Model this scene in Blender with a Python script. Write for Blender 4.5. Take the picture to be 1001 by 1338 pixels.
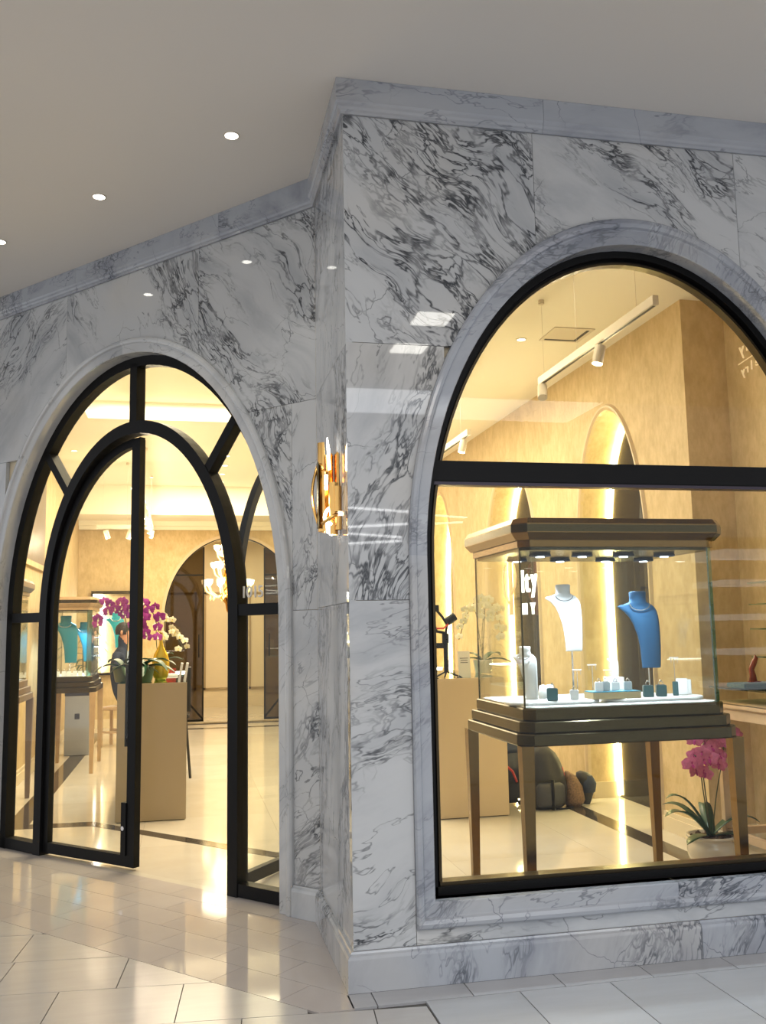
import bpy, bmesh, math, random
from mathutils import Vector, Matrix, Euler
for o in list(bpy.data.objects): bpy.data.objects.remove(o)
random.seed(7)
PI = math.pi
S = bpy.context.scene
C = S.collection

# ------------------------------------------------------------------ camera
cd = bpy.data.cameras.new('camera'); cam = bpy.data.objects.new('camera', cd); C.objects.link(cam)
yaw, pitch, roll = 0.2121, 0.1264, -0.0179
f_ = Vector((math.sin(yaw)*math.cos(pitch), math.cos(yaw)*math.cos(pitch), math.sin(pitch)))
r_ = Vector((math.cos(yaw), -math.sin(yaw), 0)); u_ = r_.cross(f_)
r2 = r_*math.cos(roll)+u_*math.sin(roll); u2 = -r_*math.sin(roll)+u_*math.cos(roll)
M = Matrix((r2, u2, -f_)).transposed().to_4x4(); M.translation = Vector((-0.7118, -4.0531, 1.5))
cam.matrix_world = M
cd.sensor_fit = 'VERTICAL'; cd.sensor_height = 36; cd.lens = 1213.8/1338*36; cd.clip_start = 0.05; cd.clip_end = 200
S.camera = cam

# ------------------------------------------------------------------ world, exposure
W = bpy.data.worlds.new('world'); S.world = W; W.use_nodes = True
W.node_tree.nodes['Background'].inputs[0].default_value = (0.93, 0.955, 1.0, 1)
W.node_tree.nodes['Background'].inputs[1].default_value = 0.95
S.view_settings.view_transform = 'Standard'; S.view_settings.look = 'None'
S.view_settings.exposure = 0.0; S.view_settings.gamma = 1; S.view_settings.use_curve_mapping = False
S.cycles.transparent_max_bounces = 32; S.cycles.max_bounces = 10
S.cycles.sample_clamp_indirect = 4.0

def light(kind, name, loc, energy, col=(1, 1, 1), size=.1, sy=None, rot=(0, 0, 0), spot=None):
    l = bpy.data.lights.new(name, kind); l.energy = energy; l.color = col
    if kind == 'AREA':
        l.size = size
        if sy: l.shape = 'RECTANGLE'; l.size_y = sy
    else: l.shadow_soft_size = size
    if spot: l.spot_size = math.radians(spot); l.spot_blend = .6
    o = bpy.data.objects.new(name, l); o.location = loc; o.rotation_euler = rot; C.objects.link(o); return o
WARM = (1.0, 0.85, 0.60)
COFF = (-1.75, 1.75, 3.35, 6.3)      # raised luminous coffer in the shop ceiling: x0 x1 y0 y1
light('AREA', 'coffer_light', (0, 4.8, 4.02), 330, WARM, 3.3, 2.8)
light('AREA', 'rear_shop_fill', (0.2, 9.4, 3.83), 190, WARM, 3.0, 2.2)  # area light added to brighten the rear of the shop, no coffer there
light('AREA', 'rear_hall_light', (0.3, 13.6, 3.3), 80, WARM, 2.4, 1.6)
light('AREA', 'front_bay_fill', (1.3, 1.3, 3.83), 14, WARM, .5, .5)  # added area light for the window bay, no fixture modelled
# unseen area lights added behind the camera to brighten facade and soffit
light('AREA', 'mall_fill', (-1.2, -3.2, 4.0), 65, (1, .96, .9), 2.5, 1.2)
light('AREA', 'mall_fill', (2.5, -7.5, 4.6), 190, (.93, .96, 1.0), 5.0, 2.5)

# ------------------------------------------------------------------ node helpers
def newmat(name):
    m = bpy.data.materials.new(name); m.use_nodes = True
    nt = m.node_tree; return m, nt, nt.nodes['Principled BSDF']
def ND(nt, t, props=None, **inp):
    n = nt.nodes.new(t)
    for k, v in (props or {}).items(): setattr(n, k, v)
    for k, v in inp.items():
        key = int(k[1:]) if k[0] == 'i' and k[1:].isdigit() else k
        if isinstance(v, bpy.types.NodeSocket): nt.links.new(v, n.inputs[key])
        else: n.inputs[key].default_value = v
    return n
def MATH(nt, op, a, b=0.0, clamp=False): return ND(nt, 'ShaderNodeMath', {'operation': op, 'use_clamp': clamp}, i0=a, i1=b).outputs[0]
def VM(nt, op, a, b): return ND(nt, 'ShaderNodeVectorMath', {'operation': op}, i0=a, i1=b).outputs[0]
def SM(nt, x, a, b, o0=0.0, o1=1.0):
    n = ND(nt, 'ShaderNodeMapRange', {'interpolation_type': 'SMOOTHSTEP', 'clamp': True})
    nt.links.new(x, n.inputs[0]); n.inputs[1].default_value = a; n.inputs[2].default_value = b
    n.inputs[3].default_value = o0; n.inputs[4].default_value = o1; return n.outputs[0]
def MIX(nt, f, a, b):
    n = ND(nt, 'ShaderNodeMix', {'data_type': 'RGBA'})
    for s, v in ((n.inputs[0], f), (n.inputs[6], a), (n.inputs[7], b)):
        if isinstance(v, bpy.types.NodeSocket): nt.links.new(v, s)
        else: s.default_value = v
    return n.outputs[2]
def c4(c): return (c[0], c[1], c[2], 1)
def noise(nt, vec, scale, detail=2.0, rough=.5, out=0):
    n = ND(nt, 'ShaderNodeTexNoise', None, Vector=vec, Scale=scale, Detail=detail, Roughness=rough); return n.outputs[out]
def plain(name, col, rough=.5, metal=0.0, emit=None, estr=0, spec=None, coat=0, noise_amt=0.06, nscale=9.0, alpha=None):
    m, nt, b = newmat(name)
    g = ND(nt, 'ShaderNodeNewGeometry').outputs['Position']
    v = noise(nt, g, nscale, 3)
    dark = tuple(x*(1-noise_amt*2) for x in col); lite = tuple(min(1, x*(1+noise_amt)) for x in col)
    nt.links.new(MIX(nt, v, c4(dark), c4(lite)), b.inputs['Base Color'])
    b.inputs['Roughness'].default_value = rough; b.inputs['Metallic'].default_value = metal
    if coat: b.inputs['Coat Weight'].default_value = coat
    if emit: b.inputs['Emission Color'].default_value = c4(emit); b.inputs['Emission Strength'].default_value = estr
    return m

# marble: dark veins and breccia on pale ground; every slab has its own vein angle / seed / strength (object properties)
def marble(name, base=(.54, .555, .57), cloud=(.36, .38, .41), vein=(.016, .021, .030), rough=.022, warm=0.0):
    m, nt, b = newmat(name)
    co = ND(nt, 'ShaderNodeTexCoord').outputs['Object']
    ang = ND(nt, 'ShaderNodeAttribute', {'attribute_type': 'OBJECT', 'attribute_name': 'ang'}).outputs['Fac']
    seed = ND(nt, 'ShaderNodeAttribute', {'attribute_type': 'OBJECT', 'attribute_name': 'seed'}).outputs['Fac']
    amt = ND(nt, 'ShaderNodeAttribute', {'attribute_type': 'OBJECT', 'attribute_name': 'amt'}).outputs['Fac']
    off = ND(nt, 'ShaderNodeCombineXYZ', None, X=seed, Y=MATH(nt, 'MULTIPLY', seed, 1.7), Z=seed).outputs[0]
    p = VM(nt, 'ADD', co, off)
    w = noise(nt, p, 1.5, 2, .5, 1)
    w = VM(nt, 'MULTIPLY', VM(nt, 'SUBTRACT', w, (.5, .5, .5)), (.38, .38, .38))
    pr = ND(nt, 'ShaderNodeVectorRotate', {'rotation_type': 'Y_AXIS'}, Vector=VM(nt, 'ADD', p, w), Angle=ang).outputs[0]
    q = VM(nt, 'MULTIPLY', pr, (.30, 1.0, 1.15))          # veins run along local x after the turn
    wf = noise(nt, q, 6.5, 4, .6, 1)
    qf = VM(nt, 'ADD', q, VM(nt, 'MULTIPLY', VM(nt, 'SUBTRACT', wf, (.5, .5, .5)), (.22, .22, .22)))
    # bands where breccia gathers
    band = MATH(nt, 'ADD', noise(nt, q, 1.7, 3, .5), MATH(nt, 'MULTIPLY', MATH(nt, 'SUBTRACT', amt, .5), .20))
    bandm = SM(nt, band, .485, .585)
    def ridge(vec, sc, det, wd, rg=.5):
        n = noise(nt, vec, sc, det, rg)
        a = MATH(nt, 'ABSOLUTE', MATH(nt, 'SUBTRACT', n, .5))
        return SM(nt, a, 0.0, wd, 1.0, 0.0)
    v1 = ND(nt, 'ShaderNodeTexVoronoi', {'feature': 'DISTANCE_TO_EDGE'}, Vector=qf, Scale=7.5).outputs[0]
    v2 = ND(nt, 'ShaderNodeTexVoronoi', {'feature': 'DISTANCE_TO_EDGE'}, Vector=qf, Scale=19.0).outputs[0]
    v3 = ND(nt, 'ShaderNodeTexVoronoi', {'feature': 'DISTANCE_TO_EDGE'}, Vector=VM(nt, 'ADD', pr, VM(nt, 'MULTIPLY', wf, (.10, .10, .10))), Scale=2.6).outputs[0]
    gate = noise(nt, qf, 5.0, 2, .5)
    e1 = MATH(nt, 'MULTIPLY', SM(nt, v1, 0.0, .060, 1, 0), bandm)
    e2 = MATH(nt, 'MULTIPLY', MATH(nt, 'MULTIPLY', SM(nt, v2, 0.0, .12, 1, 0), bandm), SM(nt, gate, .47, .60))
    r1 = MATH(nt, 'MULTIPLY', ridge(qf, 3.4, 4, .020, .6), SM(nt, band, .44, .56))
    r2_ = MATH(nt, 'MULTIPLY', ridge(q, 1.5, 6, .0055, .62), .6)
    e3 = MATH(nt, 'MULTIPLY', SM(nt, v3, 0.0, .008, 1, 0), SM(nt, noise(nt, p, 2.7), .5, .60, 0, .75))
    vv = MATH(nt, 'MAXIMUM', MATH(nt, 'MAXIMUM', e1, e2), MATH(nt, 'MAXIMUM', MATH(nt, 'MAXIMUM', r1, r2_), e3))
    vv = MATH(nt, 'MULTIPLY', vv, SM(nt, noise(nt, p, 9.0, 3), .32, .60, .45, 1.0))
    vv = MATH(nt, 'MULTIPLY', vv, SM(nt, amt, 0, .5, .35, 1.0))
    cl = noise(nt, q, 3.4, 5, .6)
    clm = SM(nt, cl, .40, .78)
    halo = MATH(nt, 'MULTIPLY', bandm, .30)
    base_c = MIX(nt, MATH(nt, 'MAXIMUM', clm, halo), c4(base), c4(cloud))
    base_c = MIX(nt, SM(nt, noise(nt, p, 1.3, 2), .5, .75, 0, .25 + warm), base_c, (.66, .60, .50, 1))
    nt.links.new(MIX(nt, MATH(nt, 'MULTIPLY', vv, .93), base_c, c4(vein)), b.inputs['Base Color'])
    b.inputs['Roughness'].default_value = rough
    return m
MARB = marble('veined_marble')
MARB_G = marble('grey_veined_marble', (.40, .425, .47), (.24, .26, .31), (.05, .06, .08), .10)
def mp(o, ang=.8, seed=None, amt=.5):
    o['ang'] = float(ang); o['seed'] = float(random.uniform(0, 40) if seed is None else seed); o['amt'] = float(amt); return o

def tile_mat(name, a, b_, rough, streak=True):
    m, nt, b = newmat(name)
    co = ND(nt, 'ShaderNodeNewGeometry').outputs['Position']
    n = noise(nt, VM(nt, 'MULTIPLY', co, (1.2, 9, 1) if streak else (1.5, 1.5, 1)), 2.2, 4, .6)
    rnd = ND(nt, 'ShaderNodeObjectInfo').outputs['Random']
    f = MATH(nt, 'ADD', MATH(nt, 'MULTIPLY', n, .75), MATH(nt, 'MULTIPLY', rnd, .35))
    nt.links.new(MIX(nt, f, c4(a), c4(b_)), b.inputs['Base Color'])
    b.inputs['Roughness'].default_value = rough; return m
M_TILE = tile_mat('porcelain_floor', (.38, .36, .345), (.49, .47, .455), .20)
M_TILE_R = tile_mat('mall_porcelain', (.36, .36, .37), (.48, .48, .50), .33)
M_PORCH = tile_mat('polished_pale_stone', (.40, .36, .34), (.51, .47, .445), .06, False)
M_SHOPF = tile_mat('cream_polished_marble', (.48, .43, .35), (.62, .58, .50), .085, False)
M_BAND = plain('dark_brown_marble', (.050, .042, .036), .10, noise_amt=.3, nscale=14)
M_GROUT = plain('grout', (.09, .085, .08), .9)
M_SOFFIT = plain('soffit_paint', (.76, .73, .69), .75, noise_amt=.01, nscale=1)
M_CEIL = plain('cream_ceiling_paint', (.92, .88, .77), .7, noise_amt=.01, nscale=1)

def wallpaper():
    m, nt, b = newmat('gold_cream_wallpaper')
    co = ND(nt, 'ShaderNodeNewGeometry').outputs['Position']
    n1 = noise(nt, VM(nt, 'MULTIPLY', co, (1.3, 1.3, .9)), 4.5, 6, .75)
    n2 = noise(nt, VM(nt, 'MULTIPLY', co, (1, 1, .4)), 26, 3, .6)
    f = MATH(nt, 'ADD', MATH(nt, 'MULTIPLY', n1, .7), MATH(nt, 'MULTIPLY', n2, .4))
    nt.links.new(MIX(nt, SM(nt, f, .36, .76), (.50, .375, .19, 1), (.67, .52, .30, 1)), b.inputs['Base Color'])
    b.inputs['Roughness'].default_value = .62
    bp = ND(nt, 'ShaderNodeBump', None, Strength=.15, Distance=.01, Height=n2)
    nt.links.new(bp.outputs[0], b.inputs['Normal']); return m
M_WALL = wallpaper()
M_CREAM = plain('cream_paint', (.70, .60, .42), .45, noise_amt=.02)
M_TAN = plain('tan_lacquer', (.36, .275, .15), .30, noise_amt=.01, coat=.3)
M_PEACH = plain('peach_lacquer', (.60, .47, .30), .35, noise_amt=.01)
M_BLACK = plain('black_metal', (.004, .004, .0045), .45, noise_amt=.05)
M_BLACK.node_tree.nodes['Principled BSDF'].inputs['Specular IOR Level'].default_value = .18
M_BRONZE = plain('brushed_bronze', (.20, .125, .045), .24, 1.0, noise_amt=.05, nscale=30)
M_OLIVE = plain('aged_bronze', (.075, .060, .027), .24, .85, noise_amt=.06, nscale=30)
M_GOLD = plain('polished_gold', (.90, .52, .16), .16, 1.0, noise_amt=.03)
M_GOLDLIGHT = plain('gold_vase_glaze', (.62, .42, .05), .15, .6)
M_WHITE = plain('white_leatherette', (.85, .86, .88), .5, noise_amt=.02)
M_TRACK = plain('white_enamel', (.70, .64, .54), .4, noise_amt=.02)
M_BLUE = plain('teal_blue_velvet', (.0, .055, .135), .8, noise_amt=.05)
M_TEAL = plain('teal_velvet', (.01, .22, .33), .5)
M_GREENBOX = plain('dark_green_leather', (.012, .07, .075), .45)
M_SILVER = plain('silver', (.85, .85, .88), .12, 1.0)
M_WOOD = plain('pale_beech', (.56, .40, .25), .4, noise_amt=.1, nscale=20)
M_WOODM = plain('mid_oak', (.40, .27, .14), .4, noise_amt=.12, nscale=20)
M_DARKG = plain('dark_mirror', (.012, .012, .015), .03, 0.0, noise_amt=.1)
M_DARKG.node_tree.nodes['Principled BSDF'].inputs['Specular IOR Level'].default_value = .25
M_EM = plain('lamp_white', (1, 1, 1), .5, emit=(1, .97, .88), estr=14)
M_EMW = plain('lamp_warm', (1, .9, .7), .5, emit=(1, .86, .55), estr=9)
M_LED = plain('led_strip', (1, .9, .6), .5, emit=(1, .82, .36), estr=85)
M_EMC = plain('lamp_cool', (1, 1, 1), .5, emit=(.80, .88, 1), estr=10)
M_EMS = plain('shelf_light', (1, 1, 1), .5, emit=(.85, .9, 1), estr=2.4)
M_CHAN = plain('chandelier_glass', (1, .8, .4), .2, emit=(1, .66, .22), estr=2.6)
M_CUP = plain('chandelier_cup', (1, .9, .7), .3, emit=(1, .84, .5), estr=4.5)
M_TUBE = plain('tube_light', (1, 1, 1), .5, emit=(1, 1, 1), estr=12)
M_PINK = plain('pink_petal', (.62, .14, .26), .5, noise_amt=.25, nscale=60)
M_MAG = plain('magenta_petal', (.42, .045, .36), .5, noise_amt=.3, nscale=50)
M_WPET = plain('white_petal', (.82, .78, .60), .5, noise_amt=.1, nscale=50)
M_LEAF = plain('orchid_leaf', (.018, .075, .035), .3, noise_amt=.2, nscale=18)
M_STEM = plain('stem_brown_green', (.05, .06, .02), .5)
M_POT = plain('white_ceramic', (.62, .57, .50), .18, coat=.6, noise_amt=.02)
M_POTG = plain('olive_pot', (.10, .12, .055), .4)
M_SOIL = plain('bark_chips', (.10, .05, .035), .8, noise_amt=.4, nscale=50)
M_NAVY = plain('navy_cloth', (.012, .022, .055), .8, noise_amt=.2)
M_SHIRT = plain('light_blue_shirt', (.35, .45, .62), .8)
M_SKIN = plain('skin', (.50, .26, .17), .5, noise_amt=.04)
M_HAIR = plain('dark_hair', (.02, .015, .012), .6)
M_FABB = plain('black_nylon', (.010, .010, .012), .6, noise_amt=.2)
M_GREYF = plain('slate_nylon', (.035, .037, .047), .6, noise_amt=.2)
M_RED = plain('red_strap', (.55, .03, .02), .5)
M_REDST = plain('red_wood', (.22, .03, .015), .25)
M_PAPER = plain('paper', (.75, .73, .68), .6, noise_amt=.02)
M_INK = plain('ink', (.03, .03, .05), .6)
M_TAUPE = plain('taupe_panel', (.16, .115, .085), .35, noise_amt=.08)
M_GREYW = plain('grey_plastic', (.30, .31, .34), .5)
M_NUM = plain('white_vinyl', (.72, .70, .66), .5)
M_REFLW = plain('white_reflection_glow', (.9, .9, 1), .4, emit=(.95, .95, 1), estr=1.6)  # emission imitates white letters reflected in the niche mirror
M_REFLO = plain('copper_reflection_glow', (.8, .4, .2), .3, emit=(1, .45, .22), estr=.9)  # emission imitates the copper part of that reflection
M_LETG = plain('pale_gold_reflection', (.95, .78, .50), .3, emit=(1, .8, .5), estr=.35)  # faint glow imitates a reflected sign
M_SHELF = plain('brown_goods', (.20, .09, .05), .5, noise_amt=.3)

def glassmat(name, tint=(.97, .985, .98), ior=1.45, extra=0.0, rough=0.0):
    m = bpy.data.materials.new(name); m.use_nodes = True; nt = m.node_tree
    for n in list(nt.nodes): nt.nodes.remove(n)
    out = ND(nt, 'ShaderNodeOutputMaterial')
    ge = ND(nt, 'ShaderNodeNewGeometry')
    cs_ = MATH(nt, 'ABSOLUTE', ND(nt, 'ShaderNodeVectorMath', {'operation': 'DOT_PRODUCT'}, i0=ge.outputs['Normal'], i1=ge.outputs['Incoming']).outputs['Value'])
    r0 = ((ior-1)/(ior+1))**2
    fr = MATH(nt, 'ADD', r0, MATH(nt, 'MULTIPLY', 1-r0, MATH(nt, 'POWER', MATH(nt, 'SUBTRACT', 1.0, cs_), 5.0)), True)
    if extra: fr = MATH(nt, 'ADD', fr, extra, True)
    tr = ND(nt, 'ShaderNodeBsdfTransparent', None, Color=c4(tint))
    gl = ND(nt, 'ShaderNodeBsdfGlossy', None, Roughness=rough)
    mx = ND(nt, 'ShaderNodeMixShader', None, i0=fr, i1=tr.outputs[0], i2=gl.outputs[0])
    nt.links.new(mx.outputs[0], out.inputs[0]); return m
G_CLEAR = glassmat('clear_glass')
G_SHOP = glassmat('shopfront_glass', (.95, .96, .94), 1.31)
G_TINT = glassmat('bronze_tinted_glass', (.36, .32, .27), 1.5)
G_EDGE = glassmat('glass_edge', (.35, .62, .60), 1.6, .1)
G_CASE = glassmat('case_glass', (.965, .985, .985), 1.28)

# ------------------------------------------------------------------ mesh helpers
def obj(name, bm, mat, parent=None, smooth=False, loc=None, rot=None):
    me = bpy.data.meshes.new(name)
    if isinstance(bm, bmesh.types.BMesh):
        bmesh.ops.recalc_face_normals(bm, faces=bm.faces[:])
        bm.to_mesh(me); bm.free()
    else:
        me.from_pydata(*bm); me.validate()
    if mat: me.materials.append(mat)
    if smooth: me.shade_smooth() if hasattr(me, 'shade_smooth') else None
    o = bpy.data.objects.new(name, me); C.objects.link(o)
    if parent: o.parent = parent
    if loc: o.location = loc
    if rot: o.rotation_euler = rot
    return o
def B(): return bmesh.new()
def box(b, x0, x1, y0, y1, z0, z1, bev=0):
    vs = [b.verts.new((x, y, z)) for x in (x0, x1) for y in (y0, y1) for z in (z0, z1)]
    F = [(0, 1, 3, 2), (4, 6, 7, 5), (0, 4, 5, 1), (2, 3, 7, 6), (0, 2, 6, 4), (1, 5, 7, 3)]
    fs = [b.faces.new([vs[i] for i in f]) for f in F]
    if bev:
        es = list({e for f in fs for e in f.edges})
        bmesh.ops.bevel(b, geom=es, offset=bev, segments=2, affect='EDGES')
    return b
def prism(b, poly, z0, z1):
    lo = [b.verts.new((x, y, z0)) for x, y in poly]; hi = [b.verts.new((x, y, z1)) for x, y in poly]
    n = len(poly); b.faces.new(lo[::-1]); b.faces.new(hi)
    for i in range(n): b.faces.new((lo[i], lo[(i+1) % n], hi[(i+1) % n], hi[i]))
    return b
def loft(b, rings, closed=True, caps=True):
    R = [[b.verts.new(p) for p in r] for r in rings]; n = len(R[0])
    for a, c in zip(R, R[1:]):
        for i in range(n if closed else n-1):
            j = (i+1) % n; b.faces.new((a[i], a[j], c[j], c[i]))
    if caps: b.faces.new(R[0][::-1]); b.faces.new(R[-1])
    return b
def lathe(b, prof, n=24, c=(0, 0), caps=True):
    return loft(b, [[(c[0]+r*math.cos(2*PI*i/n), c[1]+r*math.sin(2*PI*i/n), z) for i in range(n)] for r, z in prof], True, caps)
def cyl(b, x, y, z0, z1, r, n=16): return lathe(b, [(r, z0), (r, z1)], n, (x, y))
def tube(b, pts, r, n=8):
    pts = [Vector(p) for p in pts]; rings = []
    rr = r if isinstance(r, (list, tuple)) else [r]*len(pts)
    prev = None
    for i, p in enumerate(pts):
        d = (pts[min(i+1, len(pts)-1)]-pts[max(i-1, 0)]).normalized()
        if prev is None: a = d.orthogonal().normalized()
        else: a = (prev-d*prev.dot(d)).normalized()
        prev = a; c = d.cross(a)
        rings.append([tuple(p+(a*math.cos(2*PI*k/n)+c*math.sin(2*PI*k/n))*rr[i]) for k in range(n)])
    return loft(b, rings)
def tag(o, label, cat, group=None, kind=None):
    if label: o['label'] = label
    if cat: o['category'] = cat
    if group: o['group'] = group
    if kind: o['kind'] = kind
    return o
def thing(name, label, cat, loc=(0, 0, 0), rz=0, group=None):
    o = bpy.data.objects.new(name, None); C.objects.link(o); o.location = loc; o.rotation_euler = (0, 0, rz)
    return tag(o, label, cat, group)
def struct(name, loc=(0, 0, 0), rz=0):
    o = bpy.data.objects.new(name, None); C.objects.link(o); o.location = loc; o.rotation_euler = (0, 0, rz); o['kind'] = 'structure'; return o
def dup(src, loc=None, rz=None, label=None, group=None):
    r = src.copy(); C.objects.link(r)
    if loc is not None: r.location = loc
    if rz is not None: r.rotation_euler = (0, 0, rz)
    if label: r['label'] = label
    if group: r['group'] = group
    def rec(a, b):
        for ch in list(a.children):
            c = ch.copy(); C.objects.link(c); c.parent = b; rec(ch, c)
    rec(src, r); return r

# ------------------------------------------------------------------ arched facades
D0, H, HC, HI = 0.9776, 4.08, 3.916, 3.848
AL = 0.7365                              # diagonal facade
RZL = math.atan2(-math.cos(AL), math.sin(AL))
LOC_L, LOC_R = (0, D0, 0), (0, 0, 0)
def Lw(s, w, z=0):                       # facade left: s along, w inward -> world
    return Vector((-math.sin(AL)*s+math.cos(AL)*w, D0+math.cos(AL)*s+math.sin(AL)*w, z))
WA = dict(uc=1.46, zs=1.83, ao=1.185, bo=1.675, ai=1.10, bi=1.545)      # window arch
DA = dict(uc=-1.67, zs=1.62, ao=1.49, bo=1.838, ai=1.39, bi=1.74)       # door arch (local u = -s)
def hole(u, A, k, zb):
    a, b_ = (A['ao'], A['bo']) if k == 'o' else (A['ai']+.012, A['bi']+.012)
    d = (u-A['uc'])/a
    return A['zs']+b_*math.sqrt(max(0, 1-d*d)) if abs(d) <= 1 else None
def arch_slab(b, u0, u1, z0, z1, A, k, w0, w1, zb=0.0):
    """panel u0..u1, z0..z1 minus the arched opening (opening starts at zb)"""
    a = A['ao'] if k == 'o' else A['ai']+.012
    us = {u0, u1}
    for e in (A['uc']-a, A['uc']+a):
        if u0 < e < u1: us |= {e-1e-4, e+1e-4}
    N = 60
    for i in range(N+1):
        t = A['uc']-a*math.cos(PI*i/N)
        if u0 < t < u1: us.add(t)
    us = sorted(us); run = []
    def flush():
        if len(run) > 1:
            rings = [[(u, w0, lo), (u, w1, lo), (u, w1, z1), (u, w0, z1)] for u, lo in run]
            loft(b, rings)
        run.clear()
    for u in us:
        h = hole(u, A, k, zb); lo = z0 if h is None else max(z0, h)
        if lo < z1-1e-3: run.append((u, lo))
        else: flush()
    flush()
    # below the opening (sill wall)
    e0, e1 = max(u0, A['uc']-a), min(u1, A['uc']+a)
    if e1 > e0 and zb > z0: box(b, e0, e1, w0, w1, z0, min(z1, zb))
    return b
def slabs(root, rects, A, zb, angs):
    for i, (u0, u1, z0, z1) in enumerate(rects):
        g = .0012
        b = arch_slab(B(), u0+g, u1-g, z0+g, z1-g, A, 'o', 0.0, .03, zb)
        if not b.verts: b.free(); continue
        ang, amt = angs[i]
        mp(obj('marble_slab', b, MARB, root), ang, None, amt)

# backing walls (plastered, seen from inside through the glass)
wr = struct('wall_right'); wl = struct('wall_left', LOC_L, RZL); wm = struct('wall_middle', (0, 0, 0), -PI/2)
def backing(root, u0, u1, A, zb, uL, uR):
    obj('wall_core', arch_slab(B(), u0, u1, 0, H, A, 'i', .032, .17, zb), M_CREAM, root)
    obj('wallpaper_lining', arch_slab(B(), uL, uR, 0, HI+.1, A, 'i', .17, .19, zb), M_WALL, root)
backing(wr, .031, 5.6, WA, .335, .22, 3.13)
backing(wl, -6.6, 0.0, DA, 0, -3.6, -.15)
slabs(wr, [(0, .275, .16, 1.632), (0, .945, 1.632, 2.81), (0, .945, 2.81, HC), (.945, 2.046, 1.632, HC), (2.046, 3.15, 2.2, HC), (2.046, 3.15, .16, 2.2), (.275, 2.046, .16, .226), (3.15, 4.4, .16, 2.2), (3.15, 4.4, 2.2, HC), (4.4, 5.6, .16, 2.2), (4.4, 5.6, 2.2, HC)],
      WA, .226, [(.25, .55), (1.2, .62), (-.72, 1.0), (-.62, .85), (-.6, .35), (.3, .5), (0, .5), (-.5, .6), (-.7, .7), (.5, .5), (-.4, .8)])
slabs(wl, [(-.18, 0, .16, 1.617), (-.18, 0, 1.617, 2.79), (-.95, 0, 2.79, HC), (-2.30, -.95, 2.79, HC), (-3.9, -2.30, 2.79, HC), (-3.9, -3.1, 0, 1.617), (-3.9, -3.0, 1.617, 2.79), (-1.2, -.18, 1.617, 2.79), (-5.2, -3.9, 0, 2.2), (-5.2, -3.9, 2.2, HC), (-6.6, -5.2, 0, 2.2), (-6.6, -5.2, 2.2, HC)],
      DA, 0, [(.9, .8), (1.35, .8), (-.75, 1.0), (-.95, .45), (.7, .55), (.9, .6), (1.1, .6), (-1.15, .75), (.8, .6), (-.8, .7), (.6, .5), (-.9, .5)])
# return wall between the two facades
for (u0, u1, z0, z1, ang, amt) in ((-D0, 0, .16, 1.625, 1.35, .85), (-D0, 0, 1.625, 2.80, 1.45, .9), (-D0, 0, 2.80, HC, 1.25, .85)):
    mp(obj('marble_slab', box(B(), u0+.001, u1-.001, 0, .03, z0+.001, z1-.001), MARB, wm), ang, None, amt)
obj('wall_core', box(B(), -D0+.03, -.02, .032, .15, 0, H), M_CREAM, wm)

# --- swept cornice and base around the plan path, mitred
a_dir = Vector((-math.sin(AL), math.cos(AL)))
PATH = [Vector((0, D0))+a_dir*6.6, Vector((0, D0)), Vector((0, 0)), Vector((5.6, 0))]
def outn(i):
    d = (PATH[i+1]-PATH[i]).normalized(); return Vector((d.y, -d.x))
def miter(i, t, o):
    """point at param t of segment i offset outward by o (t in metres; None at ends = mitred vertex)"""
    n = outn(i); d = (PATH[i+1]-PATH[i]).normalized(); return PATH[i]+d*t+n*o
def vert_off(i, o):
    n1, n2 = outn(i-1), outn(i); m = (n1+n2)/(1+n1.dot(n2)); return PATH[i]+m*o
def sweep_piece(root, name, i, t0, t1, prof, mat, ang, amt):
    L = (PATH[i+1]-PATH[i]).length; b = B(); rings = []
    for t in (t0, t1):
        ring = []
        for o, z in prof:
            if t == 0 and i > 0: p = vert_off(i, o)
            elif t >= L-1e-6 and i < 2: p = vert_off(i+1, o)
            else: p = miter(i, t, o)
            ring.append((p.x, p.y, z))
        rings.append(ring)
    loft(b, rings); mp(obj(name, b, mat, root), ang, None, amt)
CORN = [(0, 3.916), (.012, 3.916), (.014, 3.928), (.022, 3.934), (.028, 3.945), (.029, 3.958), (.037, 3.968), (.037, 4.079), (0, 4.079)]
BASE = [(0, .160), (.010, .160), (.014, .152), (.024, .145), (.0286, .132), (.0286, .001), (0, .001)]
tr1 = struct('trim_1'); bs1 = struct('baseboard_front')
Ls = [(PATH[i+1]-PATH[i]).length for i in range(3)]
def cuts(i, cs):
    e = [0]+cs+[Ls[i]]; return [(a+(.0008 if a else 0), c-(.0008 if c < Ls[i] else 0)) for a, c in zip(e, e[1:])]
for i, cs in ((0, [6.6-4.4, 6.6-2.9, 6.6-2.163, 6.6-.74]), (1, []), (2, [.996, 2.3, 4.0])):
    for a, c in cuts(i, cs): sweep_piece(tr1, 'cornice_stone', i, a, c, CORN, MARB_G, random.uniform(-.5, .9), .35)
for i, cs in ((1, []), (2, [1.6, 3.6])):
    for a, c in cuts(i, cs): sweep_piece(bs1, 'base_stone', i, a, c, BASE, MARB_G if i == 2 else MARB, 1.3, .35)
sweep_piece(bs1, 'base_stone', 0, 6.6-.178, 6.6, BASE, MARB, 1.2, .4)
sweep_piece(bs1, 'base_stone', 0, 0, 6.6-3.18, BASE, MARB, 1.2, .4)

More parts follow.
